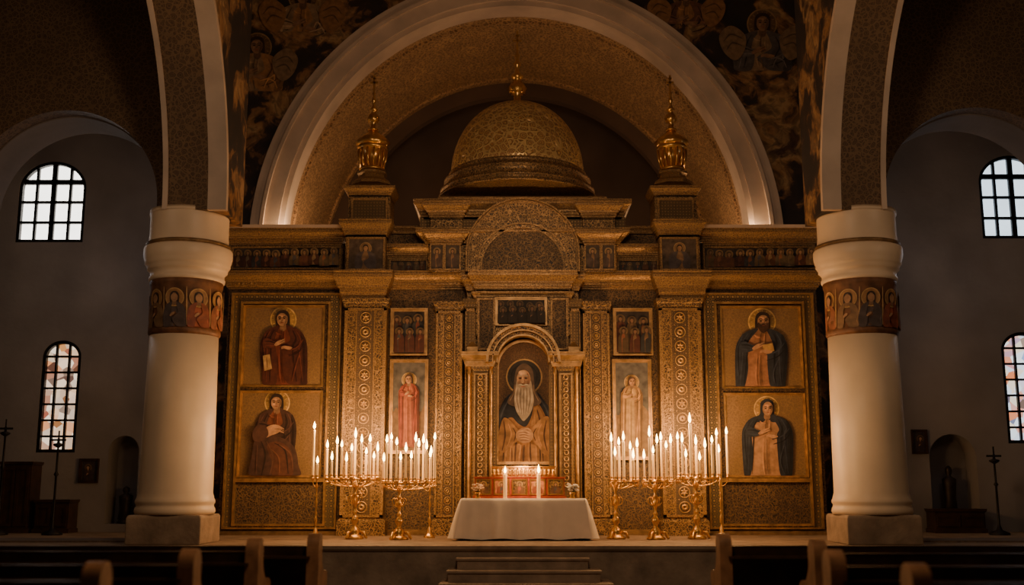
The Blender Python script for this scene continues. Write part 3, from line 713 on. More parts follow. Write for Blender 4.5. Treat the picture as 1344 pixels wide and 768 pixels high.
def seated(a):
    cx,cy=364,529
    saint(a,cx,cy,16,4.2,(.22,.07,.04),(.075,.035,.026),HR,wide=1.3,turn=-.3,opn=.1,hands=False)
    M=(.075,.036,.027); P=paint
    a.poly([(337,575),(346,566),(362,572),(378,578),(389,590),(393,610),(392,626),(332,626),(332,600)],P(M))
    a.poly([(352,585),(366,580),(380,588),(386,602),(384,626),(360,626),(358,605)],P((.12,.045,.03)))
    for pts,w,c in (([(344,578),(350,598),(345,624)],2.2,(.03,.016,.012)),([(352,580),(360,600),(356,624)],2.0,(.15,.07,.045)),([(362,582),(376,592),(380,622)],2.0,(.03,.016,.012)),
                    ([(368,584),(383,596),(386,618)],1.8,(.17,.075,.05)),([(358,590),(368,602),(368,624)],1.8,(.2,.08,.05)),([(340,584),(339,604),(338,622)],1.6,(.13,.06,.04))): a.st(pts,w,P(c))
    sk=P(SK)
    a.poly([(346,568),(354,560),(364,558),(372,562),(368,568),(358,572),(350,575)],sk)
    for j in range(3): a.st([(362,561+j*2.6),(369,561+j*2.8),(375,564+j*2.4)],1.7,sk if j%2==0 else P(dk(SK,.55)))
    a.poly([(334,566),(342,558),(352,562),(354,572),(344,580),(335,578)],P((.11,.05,.035)))
icon(311,421,513,627,-.03,seated,'square icon of seated haloed saint in dark cloak',BGG,fw=.05)
icon(948,1055,402,510,-.03,lambda a:saint(a,1000,423,17.5,5.0,(.36,.17,.09),(.03,.036,.05),HR,beard=(.06,.03,.02),wide=1.5,book=True,opn=.3,turn=-.2),'square icon of bearded saint in navy mantle',BGG,fw=.05)
icon(953,1061,516,627,-.03,lambda a:saint(a,1006,537,16,5.6,(.42,.23,.12),(.025,.03,.042),HR,hood=(.03,.036,.05),wide=1.6,opn=.4,turn=.2),'square icon of hooded woman in navy veil',BGG,fw=.05)

YQ=-0.95
m=MB(); k=(D+YQ)/F
z=lambda py:qz(py,YQ)
for s in (-1,1):
    xa,xb=sorted((s*46*k,s*66*k))
    m.rloft(xa,xb,YQ,-.4,[(0,.05),(.3,.05),(.35,0),(z(486),0),(z(484),.03),(z(480),.03)],2)
    cx=(xa+xb)/2
    m.shape([rect(xa+.02,xb-.02,.6,z(490)),rect(xa+.05,xb-.05,.63,z(490)-.03)],YQ-.03,YQ,1)
    for i in range(18):
        cz_=1.0+(z(495)-1.0)*i/17
        m.tube([(cx+.045*math.cos(t*pi/4),YQ-.008,cz_+.045*math.sin(t*pi/4)) for t in range(8)],.011,5,3,True)
    for xx in (s*43*k,s*70*k):
        m.lathe(xx,YQ+.05,[(.07,0),(.07,.35),(.05,.4),(.04,.45),(.042,1.6),(.038,z(492)),(.055,z(489)),(.035,z(487)),(.07,z(480))],14,1)
    xa,xb=sorted((s*38*k,s*76*k)); cornice(m,xa,xb,YQ-.04,-.4,462,481,.08,1)
    xa,xb=sorted((s*60*k,s*74*k)); m.rloft(xa,xb,YQ,-.4,[(z(462),0),(z(455),0),(z(452),-.04),(z(448),-.08)],1)
cz=z(474)
for r0,r1,dy,mi in ((45.5,49,.16,1),(41,45.5,.10,0),(39.5,41,.12,1),(34.5,39.5,.04,0),(33,35,.10,1)):
    m.shape([archring(0,cz,r0*k,r1*k,z(476),40)],YQ-dy,-.4,mi)
for s in (-1,1):
    xa,xb=sorted((s*34*k,s*46*k)); m.box(xa,xb,YQ+.05,-.4,0,z(476),2)
m.build('portal_arch',[FIL,GOLDS,LATF,GOLDM],ICO,OR)
def central(a):
    P=paint
    cx=688
    BR=(.36,.175,.07); LB=(.48,.25,.105); DB=(.11,.05,.025); NV=(.03,.034,.045)
    a.el(cx,495,24,24,P((.55,.35,.15))); a.el(cx,495,22,22,P((.05,.045,.04))); a.el(cx,495,17.5,17.5,P((.022,.02,.022))); a.el(cx,495,16.5,16.5,P((.04,.035,.033)))
    a.poly([(672,516),(659,530),(653,548),(651,575),(651,610),(726,610),(726,560),(723,540),(714,526),(702,514)],P(NV))
    a.st([(668,524),(658,545),(655,570)],2.4,P((.075,.085,.105))); a.st([(708,522),(719,542),(723,566)],2.4,P((.075,.085,.105))); a.st([(664,522),(655,540)],1.6,P((.012,.014,.02)))
    # mantle: orange brown, draped from one shoulder
    a.poly([(703,528),(713,540),(720,560),(724,590),(724,610),(653,610),(653,590),(657,566),(664,552),(672,548),(680,556),(690,560),(697,548)],P(BR))
    a.poly([(704,532),(712,544),(718,562),(722,592),(722,610),(696,610),(693,588),(696,562),(700,546)],P(LB))
    a.poly([(664,556),(659,575),(656,608),(678,608),(683,590),(682,570),(674,556)],P(dk(LB,.85)))
    for pts,w,c in (([(668,560),(663,580),(660,606)],2.4,DB),([(675,562),(671,582),(669,606)],2.0,dk(LB,1.3)),([(680,566),(677,586),(676,608)],2.2,DB),
                    ([(705,538),(710,562),(713,606)],2.4,DB),([(701,544),(703,572),(704,606)],2.0,dk(LB,1.3)),([(712,548),(717,572),(719,604)],2.0,dk(LB,1.2)),
                    ([(696,580),(696,595),(697,608)],2.4,DB),([(688,584),(687,597),(687,608)],3.0,DB),([(684,584),(682,597),(681,608)],1.8,dk(LB,1.2)),([(708,584),(709,596),(709,608)],1.8,DB),
                    ([(666,585),(664,596),(663,608)],1.8,dk(LB,1.2)),([(672,588),(672,598),(672,608)],1.6,DB)):
        a.st(pts,w,P(c))
    a.poly([(660,550),(668,551),(676,560),(682,567),(680,578),(670,586),(662,594),(655,592),(654,572)],P(dk(LB,.8)))
    a.st([(661,552),(663,572),(659,592)],2.0,P(DB)); a.st([(667,556),(671,570),(666,586)],1.8,P(dk(LB,1.25))); a.st([(673,562),(677,570),(674,580)],1.4,P(DB))
    a.poly([(720,548),(710,550),(702,559),(695,566),(697,577),(706,586),(714,597),(722,594),(723,572)],P(dk(LB,1.0)))
    a.st([(717,552),(714,572),(718,592)],2.0,P(DB)); a.st([(711,556),(706,570),(711,586)],1.8,P(dk(LB,1.35))); a.st([(704,562),(700,570),(703,579)],1.4,P(DB))
    a.poly([(675,500),(677,487),(682,480),(688,477.5),(694,480),(699,487),(701,500),(703,514),(710,528),(700,534),(676,534),(666,528),(673,514)],P((.10,.066,.048)))
    a.st([(676,505),(675,515),(669,527)],1.4,P((.26,.17,.11))); a.st([(700,505),(701,515),(707,527)],1.4,P((.26,.17,.11)))
    hx=cx-.8
    a.el(hx,498.5,9.0,12.5,P((.46,.27,.155)))
    a.el(hx-1.5,490,5.2,3.4,P((.60,.39,.25)))
    a.poly([(692,490),(696,499),(693.5,507),(689.5,508),(692.5,500)],P((.28,.145,.08)))
    for s in (-1,1):
        ex=hx-.8+s*3.8
        a.el(ex,497,2.4,1.4,P((.24,.12,.07))); a.el(ex,497.2,1.4,1.1,P((.02,.012,.01)))
        a.st([(ex+s*3,494.6),(ex,493.2),(ex-s*2.4,494.8)],1.5,P((.42,.36,.29)))
    a.poly([(685.4,495),(687.2,495),(688,502.5),(686,504),(684,502.5)],P((.52,.31,.18)))
    a.st([(687.2,495.5),(688.6,502),(686.4,504)],1.1,P((.28,.14,.08)))
    a.poly([(678,500),(680,505.5),(683.5,504.5),(686.5,506),(690,504.5),(694,505.5),(696.5,500),(699,512),(700.5,524),(699,535),(695.5,544),(691,550),(687,553),(683,549),(678,541),(675.5,532),(675,521),(676.5,512)],P((.33,.27,.21)))
    for i in range(11):
        x=676.5+i*2.2; a.st([(x+(687-x)*.15,510),(x-.4,524),(x+(687-x)*.4,541+5*(1-abs(i-5)/5.5))],1.0,P((.19,.145,.11) if i%2 else (.46,.39,.315)))
    a.st([(680,506),(683.5,505.6),(686.5,507)],1.4,P((.5,.43,.35))); a.st([(693.5,506),(690,505.6),(686.5,507)],1.4,P((.5,.43,.35)))
    a.st([(683.5,508.6),(686.5,508.2),(689.5,508.6)],1.5,P((.34,.13,.085)))
    a.poly([(678,568),(684,563),(692,562),(698,566),(700,573),(696,580),(688,582),(680,579),(677,574)],P((.42,.24,.13)))
    for j in range(4): a.st([(680+j*.6,567+j*3.2),(688,566+j*3.4),(695,568.5+j*3)],2.1,P((.55,.33,.19)))
    for j in range(4): a.st([(681+j*.6,568.8+j*3.2),(688,567.9+j*3.4),(694,570.3+j*3)],.8,P((.2,.1,.06)))
    a.st([(697,566),(693,563.5),(687,564)],2.0,P((.53,.32,.18)))
icon(650.5,726.5,446,610,-.70,central,'large arched icon of grey-bearded saint in brown mantle',filigree('brown_tooled_ground',(.20,.115,.055),(.08,.045,.026),20,.2,.55,.2,.004),GOLDS,fw=.06,arched=True)
def f(m): pil(m,610,623,393,706,-.45,med=False)
sides(f,'pilaster',[LATF,GOLD,GOLDB])

Yd=0.75
cxd=qx(679,220,Yd); kd=(D+Yd)/F/.965; z=lambda py:qz(py,Yd)
e=empty('dome',(cxd,Yd,z(262)),None,None,parent=ICO)
m=MB()
m.lathe(cxd,Yd,[(103*kd,z(264)),(103*kd,z(261.5)),(99*kd,z(260)),(99*kd,z(257)),(101*kd,z(256)),(101*kd,z(253.5)),(94*kd,z(252)),(93*kd,z(244)),(96*kd,z(242.5)),(96*kd,z(240.5)),(92*kd,z(239)),(90*kd,z(236)),(89*kd,z(235)),(90*kd,z(233.5)),(90*kd,z(232)),(87*kd,z(230)),(86*kd,z(228))],72,0)
m.build('drum',[FIL],e,(cxd,Yd,z(262)))
m=MB(); pr=[]
for i in range(25):
    t=i/24*pi/2; pr.append((87*math.cos(t)**.92*kd, z(232)+(z(137)-z(232))*math.sin(t)))
pr[-1]=(2*kd,pr[-1][1]); m.lathe(cxd,Yd,pr,72,0); m.build('dome_shell',[FILDOME],e,(cxd,Yd,z(262)))
m=MB(); finial(m,cxd,Yd,z(138),z(41)-z(138),10.5*kd,0,.75); m.build('cross_finial',[GOLDB],e,(cxd,Yd,z(262)))
m=MB()
x=qx(583,258,.3); m.rloft(x,-x,-.1,1.5,[(qz(266,-.1),0.1),(qz(260,-.1),0.1),(qz(257,-.1),0)],0); m.build('attic_step',[GOLD],ICO,OR)

# ============================================================ ALTAR
YF=-2.35; Yb=-1.45
xa,xb=qx(606,655,YF),qx(768,655,YF); zt=qz(655,YF); ax=(xa+xb)/2
A=empty('altar_table',(ax,(YF+Yb)/2,0),'altar table draped in plain white linen cloth','table')
m=MB()
for (x,y) in ((xa+.1,YF+.12),(xb-.1,YF+.12),(xa+.1,Yb-.1),(xb-.1,Yb-.1)): m.rloft(x-.04,x+.04,y-.04,y+.04,[(0,.02),(.05,.02),(.06,0),(zt-.05,0)],0)
m.box(xa+.04,xb-.04,YF+.06,Yb-.04,zt-.07,zt-.02,0)
m.build('table_body',[DARKW],A,A.location)
m=MB(); N=360; rows=16
w=xb-xa; dd=Yb-YF; P_=2*(w+dd)
def rp(t):
    s=t*P_
    if s<w: return xa+s,YF,0,-1
    s-=w
    if s<dd: return xb,YF+s,1,0
    s-=dd
    if s<w: return xb-s,Yb,0,1
    s-=w; return xa,Yb-s,-1,0
vs=[];fs=[]
rf=random.Random(3); ph=[rf.uniform(0,6) for _ in range(4)]
for j in range(rows+1):
    u=j/rows
    for i in range(N):
        x,y,nx,ny=rp(i/N); t=i/N*P_
        fx=(x-ax)/(w/2); fy=(y-(YF+Yb)/2)/(dd/2)
        amp=.55+.45*math.sin(t*1.7+1)
        fold=(math.sin(t*9+ph[0]+.8*math.sin(t*2.3))+.6*math.sin(t*16+ph[1])+.3*math.sin(t*29+ph[2]))*.040*amp*u**.8
        o=.015+.06*u**.5+fold+.05*u
        cr=max(0,(abs(fx)-.75)/.25)*max(0,(abs(fy)-.5)/.5 if abs(ny) <.5 else 1)
        zz_=zt+.006-u*(zt-.025)+(.012*u*math.sin(t*9+ph[0]))
        vs.append((x+nx*o+(.13*u*(1 if fx>0 else -1)*cr),y+ny*o,zz_))
for j in range(rows):
    for i in range(N):
        i2=(i+1)%N; fs.append((j*N+i,j*N+i2,(j+1)*N+i2,(j+1)*N+i))
m.add(vs,fs,0,True); m.f.append(tuple(range(N))); m.m.append(0); m.s.append(False)
m.build('tablecloth',[CLOTH],A,A.location)
m=MB(); x0,x1=qx(623,640,-1.9),qx(741,640,-1.9); z0=zt+.008; z1=qz(626,-1.9)
cb=empty('reliquary_chest',((x0+x1)/2,-1.7,z0),'low red and gold painted chest with icon panels','chest')
m.rloft(x0,x1,-1.9,-1.5,[(z0,.03),(z0+.04,.03),(z0+.05,0),(z1-.03,0),(z1-.02,.02),(z1,.03)],0)
m.build('chest_body',[plain('crimson_lacquer',(.42,.08,.04),.4,.1,.3,9)],cb,cb.location)
n=5
for i in range(n):
    a0=x0+(x1-x0)*(i+.06)/n; a1=x0+(x1-x0)*(i+.94)/n; ap=Art(-1.912,step=.001)
    ap.mb.shape([rect(a0,a1,z0+.06,z1-.04),rect(a0+.025,a1-.025,z0+.085,z1-.065)],-1.925,-1.9,ap.mi(GOLDB))
    ap.mb.box(a0+.025,a1-.025,-1.91,-1.9,z0+.085,z1-.065,ap.mi(FIL if i%2==0 else plain('painted_scene',(.55,.22,.09),.5,0,.6,18)))
    saint(ap,623+118*(i+.5)/5,636,4.0,3.0,[(.35,.2,.1),(.12,.1,.1),(.45,.12,.06)][i%3],[(.2,.1,.05),(.3,.08,.04)][i%2],(.04,.02,.01),simple=True,hands=False,wide=1.2)
    ap.mb.build('chest_panel',ap.mats,cb,cb.location,recalc=False)
m=MB(); zc=z1; z2=qz(612,-1.7)
xx0,xx1=qx(646,620,-1.7),qx(728,620,-1.7)
m.rloft(xx0,xx1,-1.78,-1.55,[(zc,.02),(zc+.05,.02),(zc+.06,0),(z2-.04,0),(z2-.02,.02),(z2,.02)],0)
for i in range(16):
    x=xx0+(xx1-xx0)*(i+.5)/16; m.lathe(x,-1.81,[(.02,zc+.02),(.03,zc+.05),(.014,zc+.09),(.028,zc+.12),(.006,zc+.16)],8,0)
m.build('gilded_gallery',[GOLDB],None,((xx0+xx1)/2,-1.7,zc),'pierced gilt gallery standing on the chest','ornament')

# ============================================================ CANDLES
def unit_candle():
    w=MB(); w.lathe(0,0,[(.022,0),(.024,.02),(.022,.9),(.024,.96),(.021,1.0),(.009,.985)],14,0)
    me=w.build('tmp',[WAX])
    f=MB(); f.lathe(0,0,[(.003,0),(.014,.015),(.0235,.042),(.0245,.062),(.019,.098),(.0095,.135),(.0015,.17)],12,0); fe=f.build('tmp2',[FLAME])
    k=MB(); k.tube([(0,0,-.02),(0.001,0,.0),(.004,0,.035)],.004,6,0); ke=k.build('tmp3',[WICK])
    c=MB(); c.lathe(0,0,[(.010,-.05),(.016,-.03),(.038,-.005),(.042,.005),(.030,.012),(.024,.02),(.029,.05),(.031,.06),(.023,.058)],12,0); ce=c.build('tmp4',[GOLDB])
    ms=(me.data,fe.data,ke.data,ce.data)
    for o in (me,fe,ke,ce): bpy.data.objects.remove(o)
    return ms
WM,FM,KM,CM=unit_candle()
def candle(x,y,zb,ztop,group,label='lit ivory taper candle in a gilt cup',r=1.0):
    e=empty('candle',(x,y,zb),label,'candle',group)
    for nm,me,sc,z in (('wax',WM,(r,r,ztop-zb),0),('wick',KM,(1,1,1),ztop-zb),('flame',FM,(1,1,random.uniform(.75,1.2)),ztop-zb+.012)):
        o=bpy.data.objects.new(nm,me); bpy.context.collection.objects.link(o); o.parent=e; o.location=(0,0,z); o.scale=sc
    return e
def lamp(x,y,z,en,col=(1.0,.54,.23),r=.12):
    l=bpy.data.lights.new('point_lamp','POINT'); l.energy=en; l.color=col; l.shadow_soft_size=r  # also used for the ledge uplights and added fills, not only candles
    o=bpy.data.objects.new('point_lamp',l); o.location=(x,y,z); bpy.context.collection.objects.link(o)
STAND=[(.17,0),(.18,.03),(.13,.06),(.09,.09),(.11,.13),(.085,.18),(.042,.22),(.038,.26),(.058,.29),(.072,.33),(.063,.37),(.036,.41),(.024,.43),(.046,.46),(.046,.475),(.024,.50),(.028,.56),(.044,.62),(.052,.66),(.036,.71),(.02,.745),(.040,.775),(.040,.79),(.02,.82),(.028,.88),(.05,.93),(.055,.95),(.032,.99),(.02,1.02),(.02,1.08)]
def sm3(P,n=4):
    out=[];N=len(P)
    for i in range(N-1):
        p0,p1,p2,p3=[Vector(P[max(0,min(N-1,i+k))]) for k in (-1,0,1,2)]
        for k in range(n):
            t=k/n; out.append(.5*((2*p1)+(p2-p0)*t+(2*p0-5*p1+4*p2-p3)*t*t+(3*p1-p0-3*p2+p3)*t**3))
    out.append(Vector(P[-1])); return out
def candelabrum(pxs,Y,cands,heavy=True,traypy=628):
    cx=qx(pxs,660,Y); zt_=qz(traypy,Y)
    e=empty('candelabrum',(cx,Y,0),'ornate gilded standing candelabrum holding lit tapers' if heavy else 'slender brass standing candle holder with lit tapers','candelabrum','candelabra before the icon screen')
    s=1.0 if heavy else .42
    m=MB(); m.lathe(cx,Y,[(r*(s if z>.1 else max(s,.6)),z*zt_/1.08) for r,z in STAND],24,0)
    if heavy:
        for i in range(3):
            a=pi/2+2*pi*i/3+.5; m.tube([(cx+.10*math.cos(a),Y+.10*math.sin(a),.13),(cx+.18*math.cos(a),Y+.18*math.sin(a),.12),(cx+.21*math.cos(a),Y+.21*math.sin(a),.04),(cx+.24*math.cos(a),Y+.24*math.sin(a),.02)],[.025,.03,.025,.02],8,0)
        for i in range(6):
            a=2*pi*i/6; ca,sa=math.cos(a),math.sin(a)
            m.tube([tuple(v) for v in sm3([(cx+.03*ca,Y+.03*sa,zt_*.56),(cx+.11*ca,Y+.11*sa,zt_*.60),(cx+.13*ca,Y+.13*sa,zt_*.68),(cx+.08*ca,Y+.08*sa,zt_*.71),(cx+.08*ca,Y+.08*sa,zt_*.66)])],.009,5,0)
    m.build('stand',[GOLDB],e,e.location)
    arms=MB(); pos=[]
    pxm=(min(c[0] for c in cands)+max(c[0] for c in cands))/2
    rc=qx(pxm,620,Y)
    dxs=[qx(c[0],c[1],Y)-rc for c in cands]; rx=max(abs(d) for d in dxs)*1.02+.015; ry=min(rx*.55,.34)
    for i,(c,dx) in enumerate(zip(cands,dxs)):
        sy=(-1 if i%2 else 1)*ry*math.sqrt(max(0,1-(dx/rx)**2)); Yc=Y+sy; X=qx(c[0],c[1],Yc)
        pos.append((X,Yc,c)); dx=X-cx
        pts=[(cx,Y,zt_*.88),(cx+dx*.35,Y+sy*.35,zt_*.88-.03),(cx+dx*.75,Y+sy*.75,zt_*.89),(cx+dx*.97,Y+sy*.97,zt_*.94),(cx+dx,Y+sy,zt_)]
        arms.tube([tuple(p) for p in sm3(pts)],.009,6,0)
    if len(cands)>2:
        arms.tube([(rc+rx*math.cos(t*pi/16),Y+ry*math.sin(t*pi/16),zt_-.03) for t in range(32)],.014,6,0,True)
        arms.tube([(rc+rx*.93*math.cos(t*pi/16),Y+ry*.93*math.sin(t*pi/16),zt_-.09) for t in range(32)],.008,6,0,True)
        for t in range(20):
            a=t*pi/10; arms.tube([(rc+rx*math.cos(a),Y+ry*math.sin(a),zt_-.03),(rc+rx*.99*math.cos(a+.08),Y+ry*.99*math.sin(a+.08),zt_-.07),(rc+rx*.93*math.cos(a),Y+ry*.93*math.sin(a),zt_-.10),(rc+rx*.95*math.cos(a),Y+ry*.95*math.sin(a),zt_-.13)],.008,5,0)
    arms.build('arms',[GOLDB],e,e.location)
    for x,y,c in pos:
        o=bpy.data.objects.new('candle_cup',CM); bpy.context.collection.objects.link(o); o.parent=e; o.location=(x-cx,y-Y,zt_)
        candle(x,y,zt_+.045,qz(c[1]+11,y),'lit tapers on the candelabra',r=random.uniform(.8,1.15))
candelabrum(415,-1.9,[(413,553),(417,598)],False,628)
candelabrum(466,-1.7,[(430,578),(436,594),(443,573),(449,577),(455,596),(462,582),(467,565),(475,571),(481,586),(486,570),(491,592),(496,583)],True,627)
candelabrum(524,-2.0,[(504,596),(508,571),(514,567),(521,574),(526,594),(533,583),(540,592),(546,570),(550,577),(560,580),(565,590),(571,567)],True,632)
candelabrum(564,-1.3,[(556,572),(566,586)],False,634)
candelabrum(808,-1.75,[(802,570),(807,588),(812,574),(818,568),(827,580),(831,592),(836,577)],True,630)
candelabrum(860,-1.95,[(845,592),(852,563),(857,585),(862,572),(867,568),(874,578),(880,572)],True,630)
candelabrum(914,-1.75,[(889,567),(895,571),(900,590),(905,545),(913,574),(918,594),(925,578),(934,571),(940,562)],True,626)
candelabrum(946,-1.3,[(943,584),(953,560)],False,626)
for px,Y,en in ((425,-1.85,1),(455,-1.8,1.3),(482,-1.8,1.3),(515,-1.9,1.3),(550,-1.9,1.5),(812,-1.8,1.4),(855,-1.9,1.5),(893,-1.8,1.3),(920,-1.8,1.3),(948,-1.7,1)):
    lamp(qx(px,560,Y),Y-.05,qz(556,Y),37*en)
for px in (663,707):
    y=-2.15; x=qx(px,640,y)
    candle(x,y,zt+.008,qz(622,y),'altar candles','lit ivory pillar candle standing on the altar',r=1.45)
lamp(qx(686,600,-2.2),-2.3,qz(606,-2.2),26)
def vase(px,c,lab,seed):
    y=-2.17; x=qx(px,645,y); rr=random.Random(seed)
    e=empty('flower_posy',(x,y,zt+.008),lab,'flowers','altar posies')
    m=MB(); m.lathe(x,y,[(.05,zt+.008),(.06,zt+.02),(.03,zt+.05),(.06,zt+.09),(.05,zt+.12)],14,0); m.build('vase',[GOLDB],e,e.location)
    m=MB()
    for i in range(18):
        a=rr.uniform(0,2*pi); r=rr.uniform(0,.10); h=zt+.14+rr.uniform(0,.12); px_,py_=x+r*math.cos(a),y+r*math.sin(a)
        m.tube([(x,y,zt+.1),(px_,py_,h)],.004,4,1)
        m.lathe(px_,py_,[(.006,h-.01),(.035,h),(.04,h+.014),(.02,h+.028),(.004,h+.024)],7,0)
    m.build('blooms',[paint(c),paint((.08,.12,.04))],e,e.location)
vase(627,(.8,.55,.35),'gilt vase of pale blooms beside the chest',1); vase(751,(.85,.72,.6),'gilt vase of small white blooms on altar',2)
# ============================================================ PEWS
def pew(x0,x1,Y):
    z=NZ
    e=empty('church_pew',((x0+x1)/2,Y,z),'dark polished wooden church pew with scrolled end panels','pew','rows of church pews')
    m=MB(); m.shape([[(Y-.02,z+.40),(Y+.03,z+.40),(Y-.06,z+.90),(Y-.04,z+.93),(Y-.12,z+.93),(Y-.11,z+.90)]],x0+.03,x1-.03,0,'x'); m.build('backrest',[DARKW],e,e.location)
    m=MB(); m.box(x0+.03,x1-.03,Y-.0,Y+.46,z+.40,z+.45,0); m.build('seat',[DARKW],e,e.location)
    m=MB(); m.box(x0+.03,x1-.03,Y-.24,Y-.08,z+.78,z+.81,0); m.build('book_ledge',[DARKW],e,e.location)
    prof=[(Y-.22,z),(Y+.5,z)]+smooth([(Y+.5,z),(Y+.46,z+.3),(Y+.5,z+.52),(Y+.40,z+.60),(Y+.2,z+.62),(Y+.06,z+.78),(Y+.06,z+.97),(Y-.02,z+1.07),(Y-.12,z+1.06),(Y-.2,z+.95),(Y-.2,z+.6),(Y-.22,z)],6,False)[1:-1]
    for xe in (x0,x1):
        m=MB()
        m.shape([prof],xe-.075,xe+.075,0,'x'); m.build('end_panel',[PEWEND],e,e.location,bev=.02)
for xl_,d in ((-2.68,14.0),(-3.15,12.8),(-3.25,10.6),(-3.45,8.8),(-3.9,6.9)): pew(-9.6,xl_,d-D)
for xr_,d in ((2.42,14.0),(3.15,12.4),(2.75,10.4),(2.85,8.6),(3.2,6.9)): pew(xr_,9.6,d-D)

# ============================================================ AISLE FURNISHINGS
def lampstand(px,pyt,Y,lab):
    x=qx(px,620,Y); zt_=qz(pyt,Y); m=MB()
    e=empty('lampstand',(x,Y,0),lab,'candle stand')
    m.lathe(x,Y,[(.2,0),(.2,.04),(.06,.1),(.025,.2),(.022,zt_*.6),(.05,zt_*.62),(.022,zt_*.65),(.02,zt_-.2),(.10,zt_-.15),(.10,zt_-.12),(.03,zt_-.1),(.02,zt_)],16,0)
    m.build('pole',[BLACK],e,e.location)
    m=MB(); m.box(x-.15,x+.15,Y-.012,Y+.012,zt_-.06,zt_-.02,0); m.box(x-.012,x+.012,Y-.012,Y+.012,zt_-.2,zt_+.15,0); m.build('cross_arm',[BLACK],e,e.location)
lampstand(74,575,0,'tall dark iron stand with cross top by aisle wall'); lampstand(1306,596,0,'tall dark iron stand with cross top by aisle wall')
lampstand(3,560,0,'tall dark iron processional stand beside wall')
for px0,px1,py0,py1 in ((103,129,602,634),(1197,1218,564,596)):
    m=MB(); x0,z0=q(px0,py1,YA);x1=qx(px1,py1,YA);z1=qz(py0,YA)
    e=empty('framed_picture',((x0+x1)/2,YA,z0),'small dark framed picture hung on the plaster wall','picture')
    rectframe(m,px0,px1,py0,py1,YA,.06,.05,0); m.build('frame',[DARKW],e,e.location)
    a=Art(YA-.006); a.poly([(px0+3,py0+3),(px1-3,py0+3),(px1-3,py1-3),(px0+3,py1-3)],paint((.05,.035,.03)),False)
    saint(a,(px0+px1)/2,py0+12,4.5,4,(.1,.05,.03),(.05,.03,.03),(.03,.02,.01),simple=True,halo=(.2,.12,.05),haloin=(.14,.08,.04)); a.mb.build('canvas',a.mats,e,e.location,recalc=False)
def cabinet(px0,px1,pyt,Y,lab):
    x0,x1=qx(px0,640,Y),qx(px1,640,Y); zt_=qz(pyt,Y); e=empty('cabinet',((x0+x1)/2,Y,0),lab,'cabinet')
    m=MB(); m.rloft(x0,x1,Y,Y+.5,[(0,.03),(.08,.03),(.1,0),(zt_-.08,0),(zt_-.05,.03),(zt_,.04)],0); m.build('body',[DARKW],e,e.location)
    xm=(x0+x1)/2
    for a,b in ((x0+.03,xm-.01),(xm+.01,x1-.03)):
        m=MB(); m.shape([rect(a,b,.14,zt_-.12),rect(a+.06,b-.06,.2,zt_-.18)],Y-.03,Y,0); m.box(a+.06,b-.06,Y-.01,Y,.2,zt_-.18,0); m.build('door',[DARKW],e,e.location)
cabinet(0,40,606,.9,'dark wooden confessional cabinet against plaster wall'); cabinet(48,92,656,.9,'low dark wooden chest cabinet in the aisle')
cabinet(1225,1290,668,.9,'low dark wooden cabinet in the aisle')
def statue(nn,ht,Y):
    x=(nn[0][0]+nn[-1][0])/2; z0=nn[0][1]+.002; h=ht
    e=empty('niche_statue',(x,Y,z0),'small dark robed statue standing in a wall niche','statue')
    m=MB(); m.lathe(x,Y,[(.16,z0),(.16,z0+.05),(.12,z0+.07),(.15,z0+.09),(.12,z0+h*.4),(.14,z0+h*.62),(.15,z0+h*.74),(.06,z0+h*.8),(.05,z0+h*.82),(.075,z0+h*.88),(.07,z0+h*.95),(.02,z0+h)],18,0)
    m.build('robed_figure',[plain('dark_bronze',(.05,.035,.025),.5,.4,.3,6)],e,e.location)
statue(nL,.8,YA+.3); statue(nR,1.15,YA+.3)

def mural(items,Y,lab):
    for (x,y,h,L,c,mt,ti) in items:
        a=Art(Y-.01,step=.0015)
        saint(a,x,y,h,L,c,mt,(.04,.02,.015),halo=(.30,.18,.08),haloin=(.15,.085,.04),skin=(.26,.14,.08),turn=ti,hood=None,beard=(.09,.06,.045) if int(x)%2 else None,wide=1.6)
        # flowing drapery and wings
        P=paint
        for k_,sx in enumerate((-1,1)):
            a.poly([(x+sx*h*1.2,y+h*.9),(x+sx*h*2.2,y+h*.2),(x+sx*h*3.0,y+h*.9),(x+sx*h*2.7,y+h*2.0),(x+sx*h*1.9,y+h*2.6),(x+sx*h*1.3,y+h*2.0)],P(dk(c,.8)))
            a.st([(x+sx*h*1.4,y+h*1.1),(x+sx*h*2.2,y+h*.8),(x+sx*h*2.7,y+h*1.3)],h*.12,P(dk(c,.35)))
            a.st([(x+sx*h*1.4,y+h*1.6),(x+sx*h*2.1,y+h*1.4),(x+sx*h*2.5,y+h*1.9)],h*.12,P(dk(c,.35)))
        a.mb.build('wall_painting',a.mats,None,(qx(x,y,Y),Y,qz(y,Y)),lab,'mural',recalc=False,group='spandrel frescoes')
O1,O2,O3,O4=(.32,.16,.065),(.14,.065,.04),(.26,.165,.095),(.09,.075,.07)
mural([(398,-4,19,2.4,O1,O3,.3),(338,62,18,3.2,O3,O1,-.4)],YW,'dark fresco of a haloed winged figure beside the arch')
mural([(900,-6,17,2.2,O1,O2,.2),(1000,32,19,3.2,O3,O4,.2)],YW,'dark fresco of a haloed winged figure above the arch')

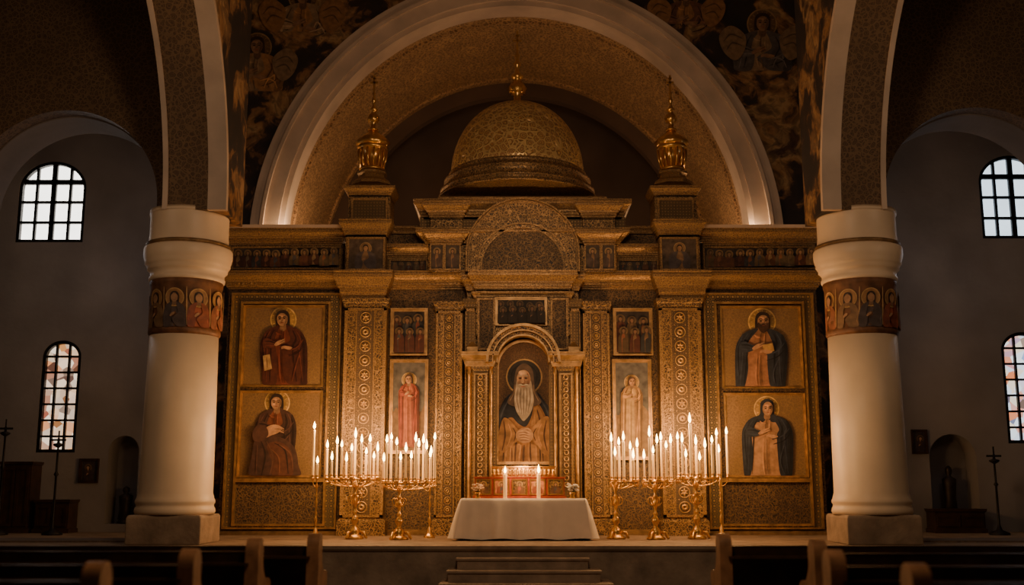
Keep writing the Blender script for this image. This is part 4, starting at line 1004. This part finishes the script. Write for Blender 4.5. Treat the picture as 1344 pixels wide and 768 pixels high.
# ============================================================ LIGHTS
def spot(loc,tgt,en,col,size,blend=1.0,r=.5):
    l=bpy.data.lights.new('column_fill_spot','SPOT'); l.energy=en; l.color=col; l.spot_size=size; l.spot_blend=blend; l.shadow_soft_size=r
    o=bpy.data.objects.new('column_fill_spot',l); o.location=loc; bpy.context.collection.objects.link(o)
    o.rotation_euler=(Vector(tgt)-Vector(loc)).to_track_quat('-Z','Y').to_euler()
lamp(0,-12.5,6.5,600,(1,.70,.45),.8)            # unseen warm fill added in the nave to brighten vaults and frescoes
spot((-2.2,-5.2,2.0),(-6.0,-3.2,2.6),230,(1,.58,.27),math.radians(75)); spot((2.2,-5.2,2.0),(6.0,-3.2,2.6),230,(1,.58,.27),math.radians(75))  # added spots that warm the inner sides of the columns, no real fixtures
zl=qz(299)
for s in (-1,1):
    lamp(s*5.0,.74,zl+.05,(44 if s<0 else 30),(1,.66,.38),.1)
    lamp(s*3.6,2.2,zl-.1,(70 if s<0 else 55),(1,.62,.34),.2)  # unseen lamps added behind the screen to brighten the soffit
    lamp(s*9,-1.0,5.5,12,(.85,.9,1.0),.4)  # added cool points standing in for window daylight in the aisles
    lamp(s*8.5,-7,5.5,46,(1,.68,.44),.5)  # added warm fill for the aisle vaults
lamp(0,3.4,6.0,36,(1,.64,.38),.4)  # unseen fill added in the chancel behind the dome
lamp(0,-4.0,6.6,75,(1,.62,.34),.4)  # unseen fill added in front of the upper screen
W=bpy.data.worlds.new('world'); bpy.context.scene.world=W; W.use_nodes=True
W.node_tree.nodes['Background'].inputs[0].default_value=(0.48,0.43,0.38,1); W.node_tree.nodes['Background'].inputs[1].default_value=0.045

# ============================================================ CAMERA
cd=bpy.data.cameras.new('camera'); cam=bpy.data.objects.new('camera',cd); bpy.context.collection.objects.link(cam)
cd.sensor_width=36; cd.lens=F/1344*36; cam.location=(CXC,-D,H); cam.rotation_euler=(pi/2+TH,0,0)
cd.dof.use_dof=True; cd.dof.focus_distance=21.5; cd.dof.aperture_fstop=0.55
cd.clip_end=200
bpy.context.scene.camera=cam
